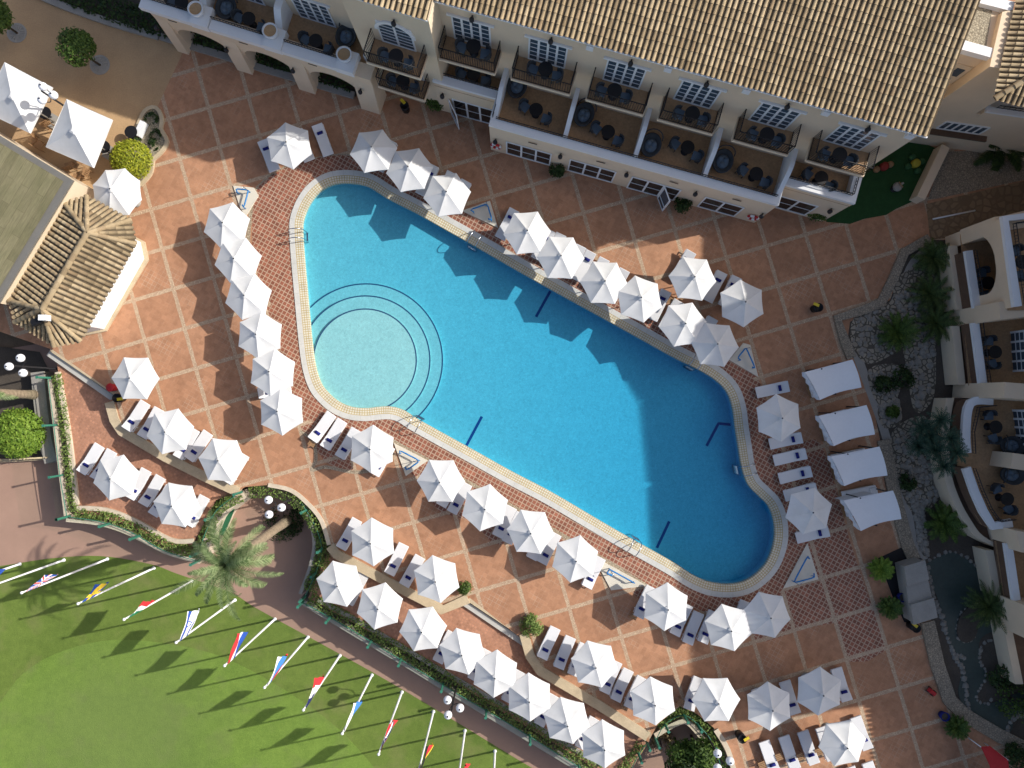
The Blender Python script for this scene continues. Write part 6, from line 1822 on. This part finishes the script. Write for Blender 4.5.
# white pole on the brown walk, flower bed, light stones
a_, b_ = at(933, 219, .06), at(975, 210.5, .06)
tag(MB().tube([a_, b_], .05, 8).build('white_pole', M['whitemetal']), 'thin white pole lying on the brown walk', 'pole')
bed = spline(poly([(147, 113), (156, 110), (161, 120), (160, 130), (166, 142), (160, 152), (152, 160), (150, 172), (143, 181), (137, 184), (131, 160), (137, 140), (140, 128)]), 3, closed=True)
root = empty('flower_bed', (*P2(150, 145), 0), 0, 'gravel flower bed with a pale stone rim beside the brown court', 'flower bed'); o = root.location
MB().flat([bed], .03).build('gravel', M['gravel'], root, o, recalc=False)
rim = MB()
ol = bed if area(bed) > 0 else bed[::-1]
q1, q2 = offset(ol, .0), offset(ol, .22)
for i in range(len(ol)):
    j = (i + 1) % len(ol); rim.prism([[q1[i], q1[j], q2[j], q2[i]]], 0, .14)
rim.build('rim', M['stone'], root, o)
for px, r in (((151, 118), .45), ((155, 135), .4), ((153, 145), .4), ((136, 139), .3)):
    mb = MB(); q = at(*px, .2); crown(mb, (q.x, q.y, .15), r, r, .25, 160, .08, 7)
    mb.build('planting', M['lf_dark'], root, o, recalc=False)
q = [P2(140, 120, .5), P2(145, 122, .5), P2(138, 136, .5), P2(133.5, 134, .5)]
tag(MB().prism([q], 0, .5).build('white_bench', M['white'], bevel=.03), 'short white bench beside the gravel flower bed', 'bench')
# pump house
PHO = (*P2(915, 590), 0)
root = empty('pump_house', PHO, 0, 'grey concrete pump house with stepped lids between plaza and pond', 'pump house')
MB().prism([poly([(905, 567), (924, 561), (936, 616), (914, 623)], 1.1)], 0, 1.05).build('wall', M['greystone'], root, PHO)
for k, (a, b, z) in enumerate(((0, .34, 1.22), (.34, .66, 1.10), (.66, 1.0, 1.28))):
    A, B, C, D = (Vector(P2(*q, 1.2)) for q in ((904, 566.5), (925, 560), (937, 617), (913, 624.5)))
    MB().prism([[tuple(A.lerp(D, a)), tuple(B.lerp(C, a)), tuple(B.lerp(C, b)), tuple(A.lerp(D, b))]], 1.0, z).build('lid', M['greystone'], root, PHO, bevel=.02)
structure('black_ground_sheet', MB().flat([poly([(869, 566), (876, 559), (902, 547), (924, 560), (902, 571), (914, 624), (904, 622), (893, 598), (884, 574)])], .012), M['black'], recalc=False)  # flat black sheet laid on the ground beside the pump house
# rocks: loose rubble of the rock garden and the stones round the pond
def rock(mb, x, y, z, r):
    b = len(mb.v); k = 6; vs = [(x + random.uniform(-.2, .2) * r, y + random.uniform(-.2, .2) * r, z + r * random.uniform(.45, .75))]
    for ring_, zz in ((.62, .48), (1.0, .05)):
        for i in range(k):
            a = 2 * math.pi * (i + .5 * ring_) / k; q = r * ring_ * random.uniform(.75, 1.15)
            vs.append((x + q * math.cos(a), y + q * math.sin(a), z + r * zz * random.uniform(.7, 1.1)))
    fs = [(0, 1 + i, 1 + (i + 1) % k) for i in range(k)] + [(1 + i, 1 + k + i, 1 + k + (i + 1) % k, 1 + (i + 1) % k) for i in range(k)]
    mb.add(vs, fs)
def inside(p, l):
    c = False
    for i in range(len(l)):
        a, b = l[i - 1], l[i]
        if (a[1] > p[1]) != (b[1] > p[1]) and p[0] < (b[0] - a[0]) * (p[1] - a[1]) / (b[1] - a[1]) + a[0]: c = not c
    return c
BEDS = (([(893, 290), (912, 268), (930, 262), (942, 300), (936, 340), (934, 395), (915, 412), (906, 365)]), ([(854, 318), (884, 306), (905, 290), (908, 335), (895, 352), (868, 364), (852, 345)]), ([(868, 370), (900, 366), (897, 398), (878, 404)]), ([(878, 408), (898, 402), (901, 422), (884, 428)]), ([(892, 432), (930, 418), (934, 480), (938, 500), (915, 514), (898, 482)]), ([(912, 500), (924, 512), (928, 556), (918, 545)]))
for k_, pl_ in enumerate(BEDS):
    sheet('rock_bed', [spline(poly(pl_), 4, True)], .012 + .001 * k_, M['rockbed'])
mb = MB()
for pl_, nn, rr in (([(893, 290), (925, 285), (935, 340), (932, 395), (915, 410), (906, 365)], 110, .17), ([(858, 318), (890, 306), (905, 325), (895, 352), (868, 362), (852, 345)], 110, .12), ([(870, 372), (900, 368), (896, 396), (878, 402)], 60, .13), ([(878, 405), (898, 400), (900, 420), (884, 425)], 120, .13), ([(896, 432), (930, 420), (938, 498), (915, 512), (898, 480)], 110, .17), ([(912, 500), (924, 512), (928, 556), (918, 545)], 70, .16)):
    l = poly(pl_); xs = [p[0] for p in l]; ys = [p[1] for p in l]; k = 0
    while k < nn:
        q = (random.uniform(min(xs), max(xs)), random.uniform(min(ys), max(ys)))
        if inside(q, l): rock(mb, q[0], q[1], 0, rr * random.uniform(.6, 1.5)); k += 1
o = mb.build('rubble', mottled('garden_rock', (.30, .275, .235), .4, 2.5, .9, fine=12, bump=.4), recalc=False); tag(o, 'loose pale rocks covering the rock garden', None, None, 'stuff')
mb = MB()
for pts, sp, rr in (([(926, 562), (938, 556), (952, 551), (966, 558), (976, 568)], .26, .12), ([(927, 566), (932, 590), (942, 620), (949, 640), (954, 656), (962, 668), (966, 690), (968, 708), (982, 722), (1000, 738)], .20, .19), ([(957, 622), (962, 612), (975, 602)], .2, .13), ([(957, 622), (957, 636), (964, 642), (973, 638), (979, 622)], .2, .13), ([(994, 640), (982, 645), (979, 660), (986, 674), (979, 690), (977, 701), (986, 704), (992, 698)], .2, .13), ([(1026, 712), (1014, 718), (1008, 728), (1002, 740)], .22, .2), ([(955, 654), (966, 658)], .14, .18)):
    l = spline(poly(pts), 8)
    d = 0
    for i in range(len(l) - 1):
        d += math.dist(l[i], l[i + 1])
        if d > sp: d = 0; rock(mb, l[i][0] + random.uniform(-.05, .05), l[i][1] + random.uniform(-.05, .05), 0, rr * random.uniform(.7, 1.25))
o = mb.build('pebbles', mottled('pond_stones', (.24, .225, .195), .3, 2.5, .9, fine=12, bump=.4), recalc=False); tag(o, 'pale rounded stones edging the pond', None, None, 'stuff')
mb = MB()
ll = [Vector((*p, 0)) for p in poly([(236, 494), (262, 493), (264, 498), (240, 503)])]
# ================================================================== CAMERA, SUN, SKY
cam = bpy.data.cameras.new('camera'); co = bpy.data.objects.new('camera', cam); COL.objects.link(co)
cam.sensor_width = 36.0; cam.lens = 36.0 * FPX / 1024; cam.clip_end = 1000; cam.clip_start = .5
co.location = (0, 0, CAM_H); co.rotation_euler = (TILT, 0, 0)
scene.camera = co
EL = R(35.3); sd_ = Vector((.976, .216, 0)).normalized()
sun = bpy.data.lights.new('sun', 'SUN'); so = bpy.data.objects.new('sun', sun); COL.objects.link(so)
sun.energy = 4.5; sun.angle = R(.53); sun.color = (1.0, .955, .89)
dirv = Vector((-sd_.x * math.cos(EL), -sd_.y * math.cos(EL), -math.sin(EL)))
so.rotation_euler = dirv.to_track_quat('-Z', 'Y').to_euler(); so.location = (60, 20, 60)
wd = bpy.data.worlds.new('World'); scene.world = wd; wd.use_nodes = True
nt = wd.node_tree; bg = nt.nodes['Background']
sky = nt.nodes.new('ShaderNodeTexSky'); sky.sky_type = 'NISHITA'; sky.sun_disc = False
sky.sun_elevation = EL; sky.sun_rotation = math.atan2(sd_.x, sd_.y); sky.air_density = 0.8; sky.dust_density = 3.0; sky.ozone_density = 0.8
nt.links.new(sky.outputs[0], bg.inputs[0]); bg.inputs[1].default_value = 0.15
vs_ = scene.view_settings
scene.display_settings.display_device = 'sRGB'
vs_.view_transform = 'Standard'; vs_.look = 'None'; vs_.exposure = 0.12; vs_.gamma = 1.0; vs_.use_curve_mapping = False
scene.cycles.max_bounces = 8; scene.cycles.transparent_max_bounces = 16; scene.cycles.volume_bounces = 0
scene.cycles.use_denoising = True
